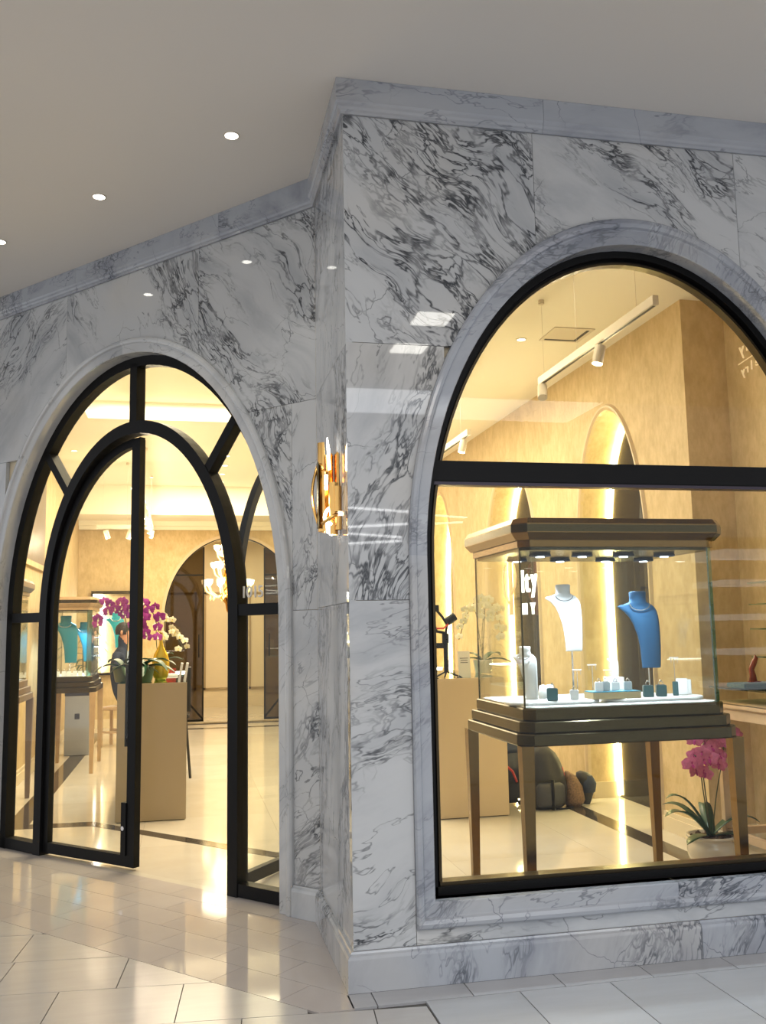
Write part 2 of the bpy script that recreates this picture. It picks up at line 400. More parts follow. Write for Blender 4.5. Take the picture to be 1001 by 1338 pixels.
# --- moulded stone surround of an arch (profile t 0 outer .. 1 inner, w depth)
PROF = [(0, .0), (0, -.018), (.08, -.028), (.22, -.032), (.36, -.026), (.42, -.014), (.47, -.011), (.96, -.012), (1.0, -.008), (1.0, .115), (0, .115)]
def arch_path(A, zb_o, zb_i, n=48):
    pts = [((A['uc']-A['ao'], zb_o), (A['uc']-A['ai'], zb_i)), ((A['uc']-A['ao'], A['zs']), (A['uc']-A['ai'], A['zs']))]
    for k in range(1, n):
        th = PI-PI*k/n
        pts.append(((A['uc']+A['ao']*math.cos(th), A['zs']+A['bo']*math.sin(th)), (A['uc']+A['ai']*math.cos(th), A['zs']+A['bi']*math.sin(th))))
    pts += [((A['uc']+A['ao'], A['zs']), (A['uc']+A['ai'], A['zs'])), ((A['uc']+A['ao'], zb_o), (A['uc']+A['ai'], zb_i))]
    return pts
def surround(root, A, zo, zi, breaks, sill=False):
    P = arch_path(A, zo, zi)
    for a, c in zip(breaks, breaks[1:]):
        rings = []
        for (o, i_) in P[a:c+1]:
            rings.append([(o[0]+(i_[0]-o[0])*t, w, o[1]+(i_[1]-o[1])*t) for t, w in PROF])
        mp(obj('surround_stone', loft(B(), rings), MARB_G if sill else MARB, root), random.uniform(.2, 1.3), None, .22)
    if sill:
        L_, R_ = P[0], P[-1]
        for k0, k1 in ((0, .52), (.5205, 1)):
            rings = []
            for k in (k0, k1):
                rings.append([((L_[0][0]+(L_[1][0]-L_[0][0])*t)*(1-k)+(R_[0][0]+(R_[1][0]-R_[0][0])*t)*k, w, L_[0][1]+(L_[1][1]-L_[0][1])*t) for t, w in PROF])
            mp(obj('sill_stone', loft(B(), rings), MARB_G, root), .6, None, .55)
tr2 = struct('trim_2'); tr3 = struct('trim_3', LOC_L, RZL)
surround(tr2, WA, .226, .335, [0, 1, 14, 26, 38, 50], True)
surround(tr3, DA, .001, .001, [0, 1, 12, 25, 37, 50])

# ------------------------------------------------------------------ black metal frames
def ring(b, uc, zs, a0, b0, a1, b1, w0, w1, zb, n=48, th0=PI, th1=0):
    """elliptic band with straight legs down to zb; outer a0,b0 inner a1,b1"""
    pts = []
    if th0 == PI: pts.append(((uc-a0, zb), (uc-a1, zb)))
    for k in range(n+1):
        th = th0+(th1-th0)*k/n
        pts.append(((uc+a0*math.cos(th), zs+b0*math.sin(th)), (uc+a1*math.cos(th), zs+b1*math.sin(th))))
    if th1 == 0: pts.append(((uc+a0, zb), (uc+a1, zb)))
    loft(b, [[(o[0], w0, o[1]), (i[0], w0, i[1]), (i[0], w1, i[1]), (o[0], w1, o[1])] for o, i in pts]); return b
def arch_glass(b, uc, zs, a, bb, w0, w1, z0, ztop=None, n=40):
    P = [(uc-a, z0)]+[(uc+a*math.cos(PI-PI*k/n), zs+bb*math.sin(PI-PI*k/n)) for k in range(n+1)]+[(uc+a, z0)]
    lo = [b.verts.new((x, w0, z)) for x, z in P]; hi = [b.verts.new((x, w1, z)) for x, z in P]
    b.faces.new(lo); b.faces.new(hi[::-1]); m = len(P)
    for i in range(m): b.faces.new((lo[i], lo[(i+1) % m], hi[(i+1) % m], hi[i]))
    return b
win = struct('window_1')
ai, bi = WA['ai'], WA['bi']
obj('window_frame', box(ring(ring(B(), 1.46, 1.83, ai, bi, ai-.035, bi-.035, .075, .14, .335), 1.46, 1.83, ai-.02, bi-.02, ai-.052, bi-.052, .115, .165, .335), .36, 2.56, .075, .165, .325, .372), M_BLACK, win)
obj('window_frame_bead', box(ring(B(), 1.46, 1.83, ai-.05, bi-.05, ai-.062, bi-.062, .10, .15, .38), .41, 2.51, .09, .16, .372, .388), plain('dark_bronze_metal', (.06, .045, .025), .3, .8), win)
obj('transom', box(B(), .40, 2.52, .085, .16, 2.185, 2.285, .004), M_BLACK, win)
obj('transom_bead', box(B(), .40, 2.52, .09, .15, 2.170, 2.185), plain('plum_metal', (.05, .04, .055), .35, .5), win)
obj('glass_pane', arch_glass(B(), 1.46, 1.83, ai-.055, bi-.055, .118, .126, .38), G_SHOP, win)

dr = struct('door_1', LOC_L, RZL)
uc = -1.67
obj('door_frame', ring(B(), uc, 1.62, 1.39, 1.74, 1.325, 1.675, .085, .16, 0.0), M_BLACK, dr)
obj('inner_arch_frame', ring(B(), uc, 1.62, .985, 1.30, .905, 1.215, .08, .17, 0.0), M_BLACK, dr)
def bar(b, p, q, wd, w0, w1):
    (u0, z0), (u1, z1) = p, q; d = Vector((u1-u0, z1-z0)).normalized(); n = Vector((-d.y, d.x))*wd/2
    P = [(u0+n.x, z0+n.y), (u0-n.x, z0-n.y), (u1-n.x, z1-n.y), (u1+n.x, z1+n.y)]
    loft(b, [[(u, w0, z) for u, z in P], [(u, w1, z) for u, z in P]]); return b
obj('glazing_bar', bar(B(), (uc, 2.85), (uc, 3.32), .07, .085, .16), M_BLACK, dr)
obj('glazing_bar', bar(B(), (uc-1.03, 2.90), (uc-.70, 2.50), .06, .085, .16), M_BLACK, dr)
obj('glazing_bar', bar(B(), (uc+1.03, 2.90), (uc+.70, 2.50), .06, .085, .16), M_BLACK, dr)
for s0, s1 in ((-3.04, -2.62), (-.72, -.31)):
    obj('side_rail', box(B(), s0, s1, .085, .16, 1.60, 1.668), M_BLACK, dr)
    obj('bottom_rail', box(B(), s0, s1, .085, .16, 0.004, .075), M_BLACK, dr)
# fixed glazing: fan over the doors and side lights (ring shaped pane)
obj('side_glass', ring(B(), uc, 1.62, 1.34, 1.69, .975, 1.29, .118, .126, .06), G_SHOP, dr)
# right leaf and left leaf, local origin at the hinge, x towards the meeting stile
def leaf(name, sgn, loc, ang):
    r = bpy.data.objects.new(name, None); C.objects.link(r); r.parent = dr; r.location = loc; r.rotation_euler = (0, 0, ang); return r
def leaf_parts(root, sgn):
    w = .905; hz = lambda x, k=0: 1.62+(1.205-k)*math.sqrt(max(0, 1-((w-x)/(w-k*.6))**2)) if x >= k*.6 else 1.62
    xs = [w-(w)*math.cos(PI/2*i/20) for i in range(21)]
    b = B()
    out = [(0, .02)]+[(x, hz(x)) for x in xs]
    inn = [(.05, .02)]+[(.05+(w-.05)*(1-math.cos(PI/2*i/20)), 1.62+1.15*math.sin(PI/2*i/20)) for i in range(21)]
    loft(b, [[(sgn*o[0], -.022, o[1]), (sgn*i[0], -.022, i[1]), (sgn*i[0], .022, i[1]), (sgn*o[0], .022, o[1])] for o, i in zip(out, inn)])
    x0, x1 = sorted((sgn*(w-.075), sgn*w)); box(b, x0, x1, -.025, .025, .02, 2.81)
    x0, x1 = sorted((sgn*.02, sgn*w)); box(b, x0, x1, -.022, .022, .02, .09)
    obj('leaf_frame', b, M_BLACK, root)
    g = B(); P = [(.04, .06)]+[(.04+(w-.06)*(1-math.cos(PI/2*i/20)), 1.62+1.16*math.sin(PI/2*i/20)) for i in range(21)]+[(w-.02, .06)]
    lo = [g.verts.new((sgn*x, -.004, z)) for x, z in P]; hi = [g.verts.new((sgn*x, .004, z)) for x, z in P]
    g.faces.new(lo); g.faces.new(hi[::-1])
    for i in range(len(P)): g.faces.new((lo[i], lo[(i+1) % len(P)], hi[(i+1) % len(P)], hi[i]))
    obj('leaf_glass', g, G_SHOP, root)
    h = B(); hx = sgn*(w-.19)
    tube(h, [(hx, .075, .76), (hx, .075, 1.30)], .016, 10)
    for z in (.82, 1.25): tube(h, [(hx, .075, z), (hx+sgn*.115, .02, z)], .010, 8)
    obj('pull_handle', h, M_BLACK, root, True)
    k = B(); x0, x1 = sorted((sgn*(w-.115), sgn*(w-.07))); box(k, x0, x1, -.034, .034, .09, .42)
    obj('lock_plate', k, M_BLACK, root)
    k = B(); tube(k, [(sgn*(w-.092), -.034, .26), (sgn*(w-.092), -.042, .26)], .014, 14)
    obj('lock_cylinder', k, M_SILVER, root)
lf = leaf('left_leaf', 1, (uc-.905, .125, 0), 0.055); leaf_parts(lf, 1)
rl = leaf('right_leaf', -1, (uc+.905, .135, 0), 0); leaf_parts(rl, -1)
rl.rotation_euler = (0, 0, -math.radians(80))
# street number on the side light
def text_mesh(name, txt, size, mat, parent, loc, rot, depth=.004, mirror=False, label=None, shear=0):
    cu = bpy.data.curves.new('t', 'FONT'); cu.body = txt; cu.size = size; cu.extrude = depth; cu.align_x = 'CENTER'; cu.shear = shear; cu.resolution_u = 3
    t = bpy.data.objects.new('t', cu); C.objects.link(t); dg = bpy.context.evaluated_depsgraph_get()
    me = bpy.data.meshes.new_from_object(t.evaluated_get(dg)); bpy.data.objects.remove(t)
    if mirror:
        for v in me.vertices: v.co.x *= -1
        me.flip_normals()
    me.materials.clear(); me.materials.append(mat)
    o = bpy.data.objects.new(name, me); C.objects.link(o); o.location = loc; o.rotation_euler = rot
    if parent: o.parent = parent
    return o
for dx, ch in ((-.150, '1'), (-.098, '0'), (-.040, '1'), (.010, '5')):
    n_ = text_mesh('number_digit', ch, .10, M_NUM, dr, (-.535+dx*.85, .112, 1.705), (PI/2, 0, 0)); 

# ------------------------------------------------------------------ floors
def clip(poly, n, d, keep_less=True):
    """keep points with n.p < d"""
    out = []
    for i in range(len(poly)):
        a, b = poly[i], poly[(i+1) % len(poly)]
        fa, fb = n[0]*a[0]+n[1]*a[1]-d, n[0]*b[0]+n[1]*b[1]-d
        if not keep_less: fa, fb = -fa, -fb
        if fa < 0: out.append(a)
        if (fa < 0) != (fb < 0):
            t = fa/(fa-fb); out.append((a[0]+(b[0]-a[0])*t, a[1]+(b[1]-a[1])*t))
    return out
def area(p): return abs(sum(p[i][0]*p[(i+1) % len(p)][1]-p[(i+1) % len(p)][0]*p[i][1] for i in range(len(p))))/2
NL = (-math.cos(AL), -math.sin(AL)); DL = (-math.sin(AL), math.cos(AL))
nF = NL[0]*0+NL[1]*D0                    # facade line n.p
floor = struct('floor')
obj('screed', box(B(), -9, 9, -22, 16.5, -.06, -.010), M_GROUT, floor)
def tile(poly, mat, name='floor_tile', top=0.0, parent=None):
    if len(poly) > 2 and area(poly) > .002:
        obj(name, prism(B(), poly, -.012, top), mat, parent or floor)
g = .0022
# diagonal polished tiles in front of the doors (between facade and the mall paving)
for r in range(7):
    n1, n0 = .25-r*.205, .25-(r+1)*.205
    for k in range(-3, 14):
        s0 = k*.4+(.0 if r % 2 else .2); s1 = s0+.4
        g1 = .0012
        P = []
        for nn, ss in ((n1-g1, s0+g1), (n1-g1, s1-g1), (n0+g1, s1-g1), (n0+g1, s0+g1)):
            P.append((NL[0]*nn+DL[0]*ss, NL[1]*nn+DL[1]*ss))
        P = clip(P, (1, 0), -.0286)                     # return wall base
        P = clip(P, NL, nF-.10, False)   # up to the threshold
        P = clip(P, (math.sin(.0), -1), .18)            # mall line y > -.18
        tile(P, M_PORCH)
# strip inside the return pocket (x>-..) is covered by walls
# mall paving, left field: rows turned a little
A5 = math.radians(-5.2); px0, py0 = -.136, -.185
def rot5(x, y): return (px0+math.cos(A5)*x-math.sin(A5)*y, py0+math.sin(A5)*x+math.cos(A5)*y)
for r in range(-9, 8):
    y0, y1 = r*.405, (r+1)*.405
    offx = {0: -.60, 1: -.885, 2: -1.42}.get(r, -.60-(r % 2)*.26)
    for k in range(-7, 7):
        x0 = offx+k*.52; x1 = x0+.52
        P = [rot5(x0+g, y0+g), rot5(x1-g, y0+g), rot5(x1-g, y1-g), rot5(x0+g, y1-g)]
        if r >= 0: P = clip(P, NL, .25+g, False)
        else: P = clip(P, (1, .0), .256)
        if P: tile(P, M_TILE)
# mall paving, right field with a narrow row against the stone base
for k in range(-1, 9):
    x0 = .875-.404*2+k*.404
    P = [(x0+g, -.17), (x0+.404-g, -.17), (x0+.404-g, -.0286), (x0+g, -.0286)]
    P = clip(P, (-1, 0), .035)
    tile(P, M_TILE_R)
for r in range(7):
    y1 = -.176-r*.62
    for k in range(-2, 9):
        x0 = .264+k*.404+(.0 if r % 2 == 0 else .2)
        P = [(x0+g, y1-.62+g), (x0+.404-g, y1-.62+g), (x0+.404-g, y1), (x0+g, y1)]
        P = clip(P, (-1, 0), -.264)
        tile(P, M_TILE_R)
obj('mall_floor_field', box(B(), -9, 9, -21.9, -4.6, -.012, -.001), M_TILE, floor)
obj('mall_floor_field', box(B(), -9, -3.9, -4.6, 7, -.012, -.001), M_TILE, floor)
obj('mall_floor_field', box(B(), 4.0, 9, -4.6, 0, -.012, -.001), M_TILE, floor)
# shop floor: cream slabs and a dark inlaid border
obj('threshold', box(B(), -3.1, -.2, .10, .16, -.012, .0), M_SHOPF, floor, loc=LOC_L, rot=(0, 0, RZL))
def shop_tiles():
    st = 1.0
    for ix in range(-3, 4):
        for iy in range(0, 17):
            x0, y0 = ix*st, iy*st+.05*0
            P = [(x0+.0006, y0+.0006), (x0+st-.0006, y0+.0006), (x0+st-.0006, y0+st-.0006), (x0+.0006, y0+st-.0006)]
            if x0 < 0: P = clip(P, NL, nF-.16)
            else: P = clip(P, (0, -1), -.12) ; P = clip(P, (-1, 0), -.0)
            P = clip(P, (1, 0), 3.14) if P else P
            P = clip(P, (-1, 0), 2.42) if P else P
            if P: tile(P, M_SHOPF, 'marble_floor_tile', -.0005)
shop_tiles()
def band(pts_l, pts_r):
    for i in range(len(pts_l)-1):
        P = [pts_l[i], pts_l[i+1], pts_r[i+1], pts_r[i]]
        obj('border_inlay', prism(B(), P, -.006, .0012), M_BAND, floor)
o_, i_ = .24, 0
wcl = 1.45                                 # border line follows the diagonal facade
def Lp(s, w): v = Lw(s, w); return (v.x, v.y)
# left run, short run, diagonal run, right run
xl0, xl1 = -2.09, -1.91
band([(xl0, 11.2), (xl0, 3.93), (-1.41, 3.88)], [(xl1, 11.2), (xl1, 4.09), (-1.42, 4.06)])
dA, dB = Vector((-1.41, 3.88)), Vector((-1.42, 4.06)); dd = Vector((math.sin(AL), -math.cos(AL)))
band([(-1.41, 3.88), tuple(dA+dd*4.3)], [(-1.42, 4.06), tuple(dB+dd*4.3+Vector((.0, .0)))])
band([(2.43, 1.0), (2.43, 12)], [(2.585, 1.0), (2.585, 12)])
band([(-2.0, 11.2), (2.43, 11.2)], [(-2.0, 11.36), (2.43, 11.36)])

# ------------------------------------------------------------------ ceilings
cm = struct('ceiling')
cutY = -5.5
obj('soffit', box(B(), -9, 9, cutY, 7.5, H, H+.1), M_SOFFIT, cm)
cs = struct('trim_4')
x0, x1, y0, y1 = COFF
b = B(); pl_ = Lw(3.9, .12); q0 = Lw(0, .12); xj = Lw(.30, .12)
def cpiece(P):
    P = clip(P, NL, nF-.12)
    if len(P) > 2: prism(b, P, HI, HI+.08)
cpiece([(-2.6, .9), (x0, .9), (x0, 12.4), (-2.6, 12.4)]); cpiece([(x0, y1), (x1, y1), (x1, 12.4), (x0, 12.4)])
cpiece([(x0, .9), (.05, .9), (.05, y0), (x0, y0)])
prism(b, [(.051, .12), (x1, .12), (x1, y0), (.051, y0)], HI, HI+.08)
prism(b, [(x1, .12), (3.3, .12), (3.3, 12.4), (x1, 12.4)], HI, HI+.08)
shopc = obj('ceiling_board', b, M_CEIL, cm)
b = B(); box(b, x0-.02, x1+.02, y0-.02, y1+.02, HI+.2, HI+.22)
for q in ((x0-.02, x0, y0, y1), (x1, x1+.02, y0, y1), (x0, x1, y0-.02, y0), (x0, x1, y1, y1+.02)): box(b, *q, HI+.08, HI+.2)
obj('coffer', b, M_CEIL, cm)
obj('rear_soffit', box(B(), -2.42, 2.9, 11.0, 12.0, 3.38, HI-.001), M_CEIL, cm)
obj('crown', box(box(B(), -2.42, 2.9, 11.86, 11.98, 3.30, 3.38), -2.42, 2.9, 11.92, 11.985, 3.24, 3.30), M_CEIL, cm)
obj('rear_ceiling', box(B(), -2.6, 3, 12.0, 16, 3.4, 3.46), M_CEIL, cm)
C_L = cs; bpy.data.objects.remove(cs)

# ------------------------------------------------------------------ shop side wall with three lit niches
wn = struct('wall_niche')
NX, ND_ = 2.796, 3.05
NI = [(3.16, .63, 1.95, 1.38), (5.62, .80, 1.95, 1.35), (8.45, .62, 1.95, 1.42)]      # centre y, half width, spring, rise
def prof_niche(cy, a, zs, bb, k=0.0, z0=0.0, n=32):
    P = [(cy-a-k, z0)]+[(cy-(a+k)*math.cos(PI*i/n), zs+(bb+k)*math.sin(PI*i/n)) for i in range(n+1)]+[(cy+a+k, z0)]
    return P
def wall_with_holes(b, y0, y1, z1, x0, x1, holes):
    ys = {y0, y1}
    for cy, a, zs, bb in holes:
        for i in range(41): ys.add(cy-a*math.cos(PI*i/40))
        ys |= {cy-a-1e-4, cy+a+1e-4}
    run = []
    def fl():
        if len(run) > 1: loft(b, [[(x0, y, lo), (x1, y, lo), (x1, y, z1), (x0, y, z1)] for y, lo in run])
        run.clear()
    for y in sorted(ys):
        lo = 0
        for cy, a, zs, bb in holes:
            if abs(y-cy) <= a+1e-6: lo = zs+bb*math.sqrt(max(0, 1-((y-cy)/a)**2))
        run.append((y, lo))
    fl(); return b
obj('niche_wall_face', wall_with_holes(B(), 1.901, 12, HI, NX, NX+.03, NI), M_WALL, wn)
for (cy, a, zs, bb) in NI:
    P = prof_niche(cy, a, zs, bb)
    obj('niche_reveal', loft(B(), [[(NX+.03, y, z), (ND_+.06, y, z), (ND_+.06, cy+(y-cy)*1.04, z*1.005+.002), (NX+.03, cy+(y-cy)*1.04, z*1.005+.002)] for y, z in P]), M_WALL, wn, False)
    Q = prof_niche(cy, a, zs, bb, .0); b = B()
    if True:
        lo = [b.verts.new((ND_+.03, y, z)) for y, z in Q]; hi = [b.verts.new((ND_+.05, y, z)) for y, z in Q]
        b.faces.new(lo); b.faces.new(hi[::-1]); m = len(Q)
        for j in range(m): b.faces.new((lo[j], lo[(j+1) % m], hi[(j+1) % m], hi[j]))
    mir = obj('niche_mirror', b, M_DARKG, wn)
    # led strip in the gap behind the smaller mirror
    I = prof_niche(cy, a-.004-.018, zs, bb-.022, 0, .02); J = prof_niche(cy, a-.004, zs, bb-.004, 0, .02)
    obj('led_strip', loft(B(), [[(ND_+.01, y, z), (ND_+.024, y, z), (ND_+.024, y2, z2), (ND_+.01, y2, z2)] for (y, z), (y2, z2) in zip(I, J)]), M_LED, wn)
    I = prof_niche(cy, a+.055, zs, bb+.055); J = prof_niche(cy, a, zs, bb)
    obj('niche_moulding', loft(B(), [[(NX+.002, y, z), (NX-.022, y+(y2-y)*.3, z+(z2-z)*.3), (NX-.022, y+(y2-y)*.6, z+(z2-z)*.6), (NX-.008, y2, z2), (NX+.02, y2, z2)] for (y, z), (y2, z2) in zip(I, J)]), M_PEACH, wn)
def bb_profile(b, x0, x1, y0, y1, side):
    """baseboard block with stepped top; side = axis of thickness growth"""
    box(b, x0, x1, y0, y1, 0, .105)
    if side == 'x-': box(b, x0+.008, x1, y0, y1, .105, .14)
    if side == 'x+': box(b, x0, x1-.008, y0, y1, .105, .14)
    if side == 'y-': box(b, x0, x1, y0+.008, y1, .105, .14)
    return b
bb = struct('baseboard_right')
ys = [1.858]+[v for (cy, a, _, _) in NI for v in (cy-a-.055, cy+a+.055)]+[12]
for k in range(0, len(ys), 2): obj('baseboard_piece', bb_profile(B(), NX-.022, NX, ys[k], ys[k+1], 'x-'), M_CREAM, bb)
obj('baseboard_piece', bb_profile(B(), NX, 3.137, 1.836, 1.858, 'y-'), M_CREAM, bb)
obj('baseboard_piece', bb_profile(B(), 3.115, 3.137, .2, 1.836, 'x-'), M_CREAM, bb)
for (cy, a, _, _) in NI:
    for s in (-1, 1): 
        obj('reveal_base', box(B(), NX+.03, ND_+.02, cy+s*a-(.012 if s > 0 else 0), cy+s*a+(.012 if s < 0 else 0), 0, .14), M_CREAM, bb)
w2 = struct('wall_pier')
obj('pier_face', box(B(), NX, 3.16, 1.858, 1.90, 0, HI), M_WALL, w2)
obj('side_wall_face', box(B(), 3.137, 3.17, .19, 1.857, 0, HI), M_WALL, w2)

# left wall, rear wall with arch, hall beyond
wL = struct('wall_side'); XL = -2.42
obj('side_wall_face', box(B(), XL-.04, XL, 3.9, 12, 0, HI), M_WALL, wL)
obj('upper_panel', box(B(), XL+.002, XL+.06, 5.2, 7.75, 2.32, 3.42), M_TAUPE, wL)
obj('pilaster', box(box(B(), XL+.001, XL+.05, 4.9, 7.9, 0, 2.3), XL+.001, XL+.09, 4.85, 7.95, 2.26, 2.32), M_WALL, wL)
bl = struct('baseboard_side')
obj('baseboard_piece', bb_profile(B(), XL+.05, XL+.075, 4.9, 7.9, 'x+'), M_CREAM, bl)
obj('baseboard_piece', bb_profile(B(), XL, XL+.02, 7.95, 12, 'x+'), M_CREAM, bl)
wb = struct('wall_rear')
RA = dict(uc=.12, zs=1.75, ao=1.15, bo=1.38, ai=1.15, bi=1.38)
o = obj('rear_wall_face', arch_slab(B(), -2.42, 2.9, 0, 3.42, RA, 'o', 12.0, 12.14, 0), M_WALL, wb)
obj('arch_moulding', ring(B(), .12, 1.75, 1.20, 1.43, 1.15, 1.38, 11.975, 12.02, 0), M_PEACH, wb)
obj('arch_frame_black', ring(B(), .12, 1.75, 1.15, 1.38, 1.135, 1.365, 12.0, 12.06, 0), M_BLACK, wb)
b = B(); bb_profile(b, -2.40, -1.08, 11.978, 12.0, 'y-'); bb_profile(b, 1.32, 2.79, 11.978, 12, 'y-')
obj('rear_baseboard', b, M_CREAM, wb)
d2 = struct('door_2')
def half_door(u0, u1, flip):
    # tinted glass leaf filling the side of the arch, black edges, transom rail and crossed brace
    b = B(); n = 16; P = []
    us = [u0+(u1-u0)*i/n for i in range(n+1)]
    top = [(u, 1.75+1.36*math.sqrt(max(0, 1-((u-.12)/1.14)**2))) for u in us]
    P = [(u0, .04)]+top+[(u1, .04)]
    lo = [b.verts.new((x, 12.05, z)) for x, z in P]; hi = [b.verts.new((x, 12.058, z)) for x, z in P]
    b.faces.new(lo); b.faces.new(hi[::-1]); m = len(P)
    for i in range(m): b.faces.new((lo[i], lo[(i+1) % m], hi[(i+1) % m], hi[i]))
    obj('tinted_leaf', b, G_TINT, d2)
    e = u1 if flip else u0; zt = max(top[0][1], top[-1][1]); b = B()
    box(b, e-.012, e+.012, 12.04, 12.07, .04, zt-.01)
    box(b, u0, u1, 12.04, 12.07, .04, .075); box(b, u0, u1, 12.04, 12.07, 2.47, 2.495)
    obj('leaf_edge', b, M_BLACK, d2)
    b = B()
    far = u0 if flip else u1
    bar(b, (e, .08), (e+(far-e)*.75, .62), .03, 12.04, 12.065)
    obj('brace', b, M_BLACK, d2)
    obj('door_handle', box(B(), e+(-.085 if flip else .065), e+(-.065 if flip else .085), 11.99, 12.01, 1.10, 1.48), M_BLACK, d2)
half_door(-1.01, -.385, True); half_door(.645, 1.25, False)
obj('door_sill', box(B(), -1.03, 1.27, 11.95, 12.2, 0, .012), M_BAND, d2)
wh = struct('wall_hall')
b = B(); box(b, -2.6, 3, 15.6, 15.7, 0, 3.4); box(b, -2.6, -2.5, 12.14, 15.6, 0, 3.4); box(b, 3, 3.1, 12.0, 15.6, 0, 3.4)
obj('hall_wall_face', b, M_CREAM, wh)
for (u0, u1) in ((-1.7, -.45), (-.30, .46), (.62, 1.8)):
    obj('panel_moulding', box(box(box(box(B(), u0, u1, 15.57, 15.6, 2.30, 2.34), u0, u1, 15.57, 15.6, .35, .39), u0, u0+.04, 15.57, 15.6, .35, 2.34), u1-.04, u1, 15.57, 15.6, .35, 2.34), M_TAN, wh)
obj('hall_baseboard', box(box(B(), -2.5, 3, 15.56, 15.6, 0, .16), -2.5, 3, 15.57, 15.6, .16, .22), M_CREAM, wh)
#PART2
# ------------------------------------------------------------------ recessed lights in the mall soffit
def downlight(x, y, z, label, em=M_EM, r=.034, power=0, group=None, col=(1, .95, .85)):
    t = thing('recessed_downlight', label, 'downlight', (x, y, z), 0, group)
    obj('trim_ring', loft(B(), [[(q*math.cos(2*PI*i/24), q*math.sin(2*PI*i/24), zz) for i in range(24)] for q, zz in ((r*1.28, 0), (r*1.28, -.004), (r*1.02, -.006), (r, .0))], True, False), M_TRACK, t)
    obj('lamp_disc', cyl(B(), 0, 0, -.003, -.0015, r*.98, 20), em, t)
    if power:
        l = light('SPOT', 'downlight_lamp', (0, 0, -.02), power, col, .03, spot=95); l.parent = t
    return t
downlight(-.49, .57, H, 'round recessed downlight in the soffit nearest the outer marble corner', power=14)
downlight(-1.225, 1.40, H, 'round recessed downlight in the soffit, middle one of the row above the doors', power=14)
downlight(-1.915, 2.17, H, 'round recessed downlight cut by the left edge of the photo', power=14)
# ------------------------------------------------------------------ brass sconce on the return wall
sc = thing('wall_sconce', 'gold wall sconce of clustered tubes and loops on the narrow marble return wall', 'sconce', (-.002, .30, 0))
obj('back_plate', box(B(), -.012, 0, -.09, .11, 2.0, 2.34, .004), M_GOLD, sc)
def half_tube(y, x, z0, z1, r, a0, a1, mat=M_GOLD, n=18):
    O = [(x+r*math.cos(a0+(a1-a0)*i/n), y+r*math.sin(a0+(a1-a0)*i/n)) for i in range(n+1)]
    I = [(x+(r-.004)*math.cos(a0+(a1-a0)*i/n), y+(r-.004)*math.sin(a0+(a1-a0)*i/n)) for i in range(n+1)]
    b = B(); loft(b, [[(*p, z0) for p in O+I[::-1]], [(*p, z1) for p in O+I[::-1]]])
    return obj('brass_tube', b, mat, sc)
half_tube(.02, -.052, 1.97, 2.40, .034, PI*.45, PI*1.45)
half_tube(.0, -.045, 2.20, 2.345, .030, -PI*.5, PI*1.0)
half_tube(.03, -.050, 2.02, 2.26, .022, 0, 2*PI)
half_tube(-.10, -.030, 2.02, 2.19, .022, 0, 2*PI)
half_tube(-.12, -.012, 2.05, 2.17, .018, 0, 2*PI)
half_tube(-.09, -.028, 1.945, 2.02, .020, 0, 2*PI)
half_tube(-.12, -.008, 1.965, 2.03, .018, 0, 2*PI)
tb = [(-.082-.030*math.sin(PI*i/16), .03, 2.0+.30*i/16) for i in range(17)]
obj('loop_band', tube(B(), tb+[(-.075, .0, 2.29), (-.068, -.02, 2.265)], .007, 8), M_GOLD, sc, True)
obj('loop_band', loft(B(), [[(-.088, -.03, 1.985), (-.088, .03, 1.985), (-.088, .03, 2.30), (-.088, -.03, 2.30)], [(-.091, -.03, 1.985), (-.091, .03, 1.985), (-.091, .03, 2.30), (-.091, -.03, 2.30)]]), M_OLIVE, sc)
obj('loop_band', tube(B(), [(-.085, -.10, 1.995), (-.060, -.125, 2.012), (-.035, -.13, 2.030), (-.015, -.12, 2.040)], .009, 8), M_GOLD, sc, True)
obj('glass_rod', tube(B(), [(-.048, -.045, 2.415), (-.044, -.05, 2.36), (-.040, -.05, 2.26)], [.002, .007, .007], 10), M_EM, sc, True)
obj('glass_rod', tube(B(), [(-.055, -.045, 2.235), (-.055, -.045, 2.165)], .008, 10), M_EM, sc, True)
obj('glass_ring', tube(B(), [(-.036+.036*math.cos(2*PI*i/20), -.10, 2.035+.040*math.sin(2*PI*i/20)+.010*math.cos(2*PI*i/20)) for i in range(21)], .0075, 8), M_EM, sc, True)
obj('glass_rod', tube(B(), [(-.055, -.07, 2.01), (-.052, -.07, 1.955)], .008, 10), M_EM, sc, True)
obj('glass_bead', lathe(B(), [(.001, 1.940), (.010, 1.945), (.010, 1.952), (.001, 1.958)], 12, (-.04, -.09)), M_EM, sc, True)
light('POINT', 'sconce_lamp', (-.14, .28, 2.12), 1.6, (1, .82, .55), .04).parent = None

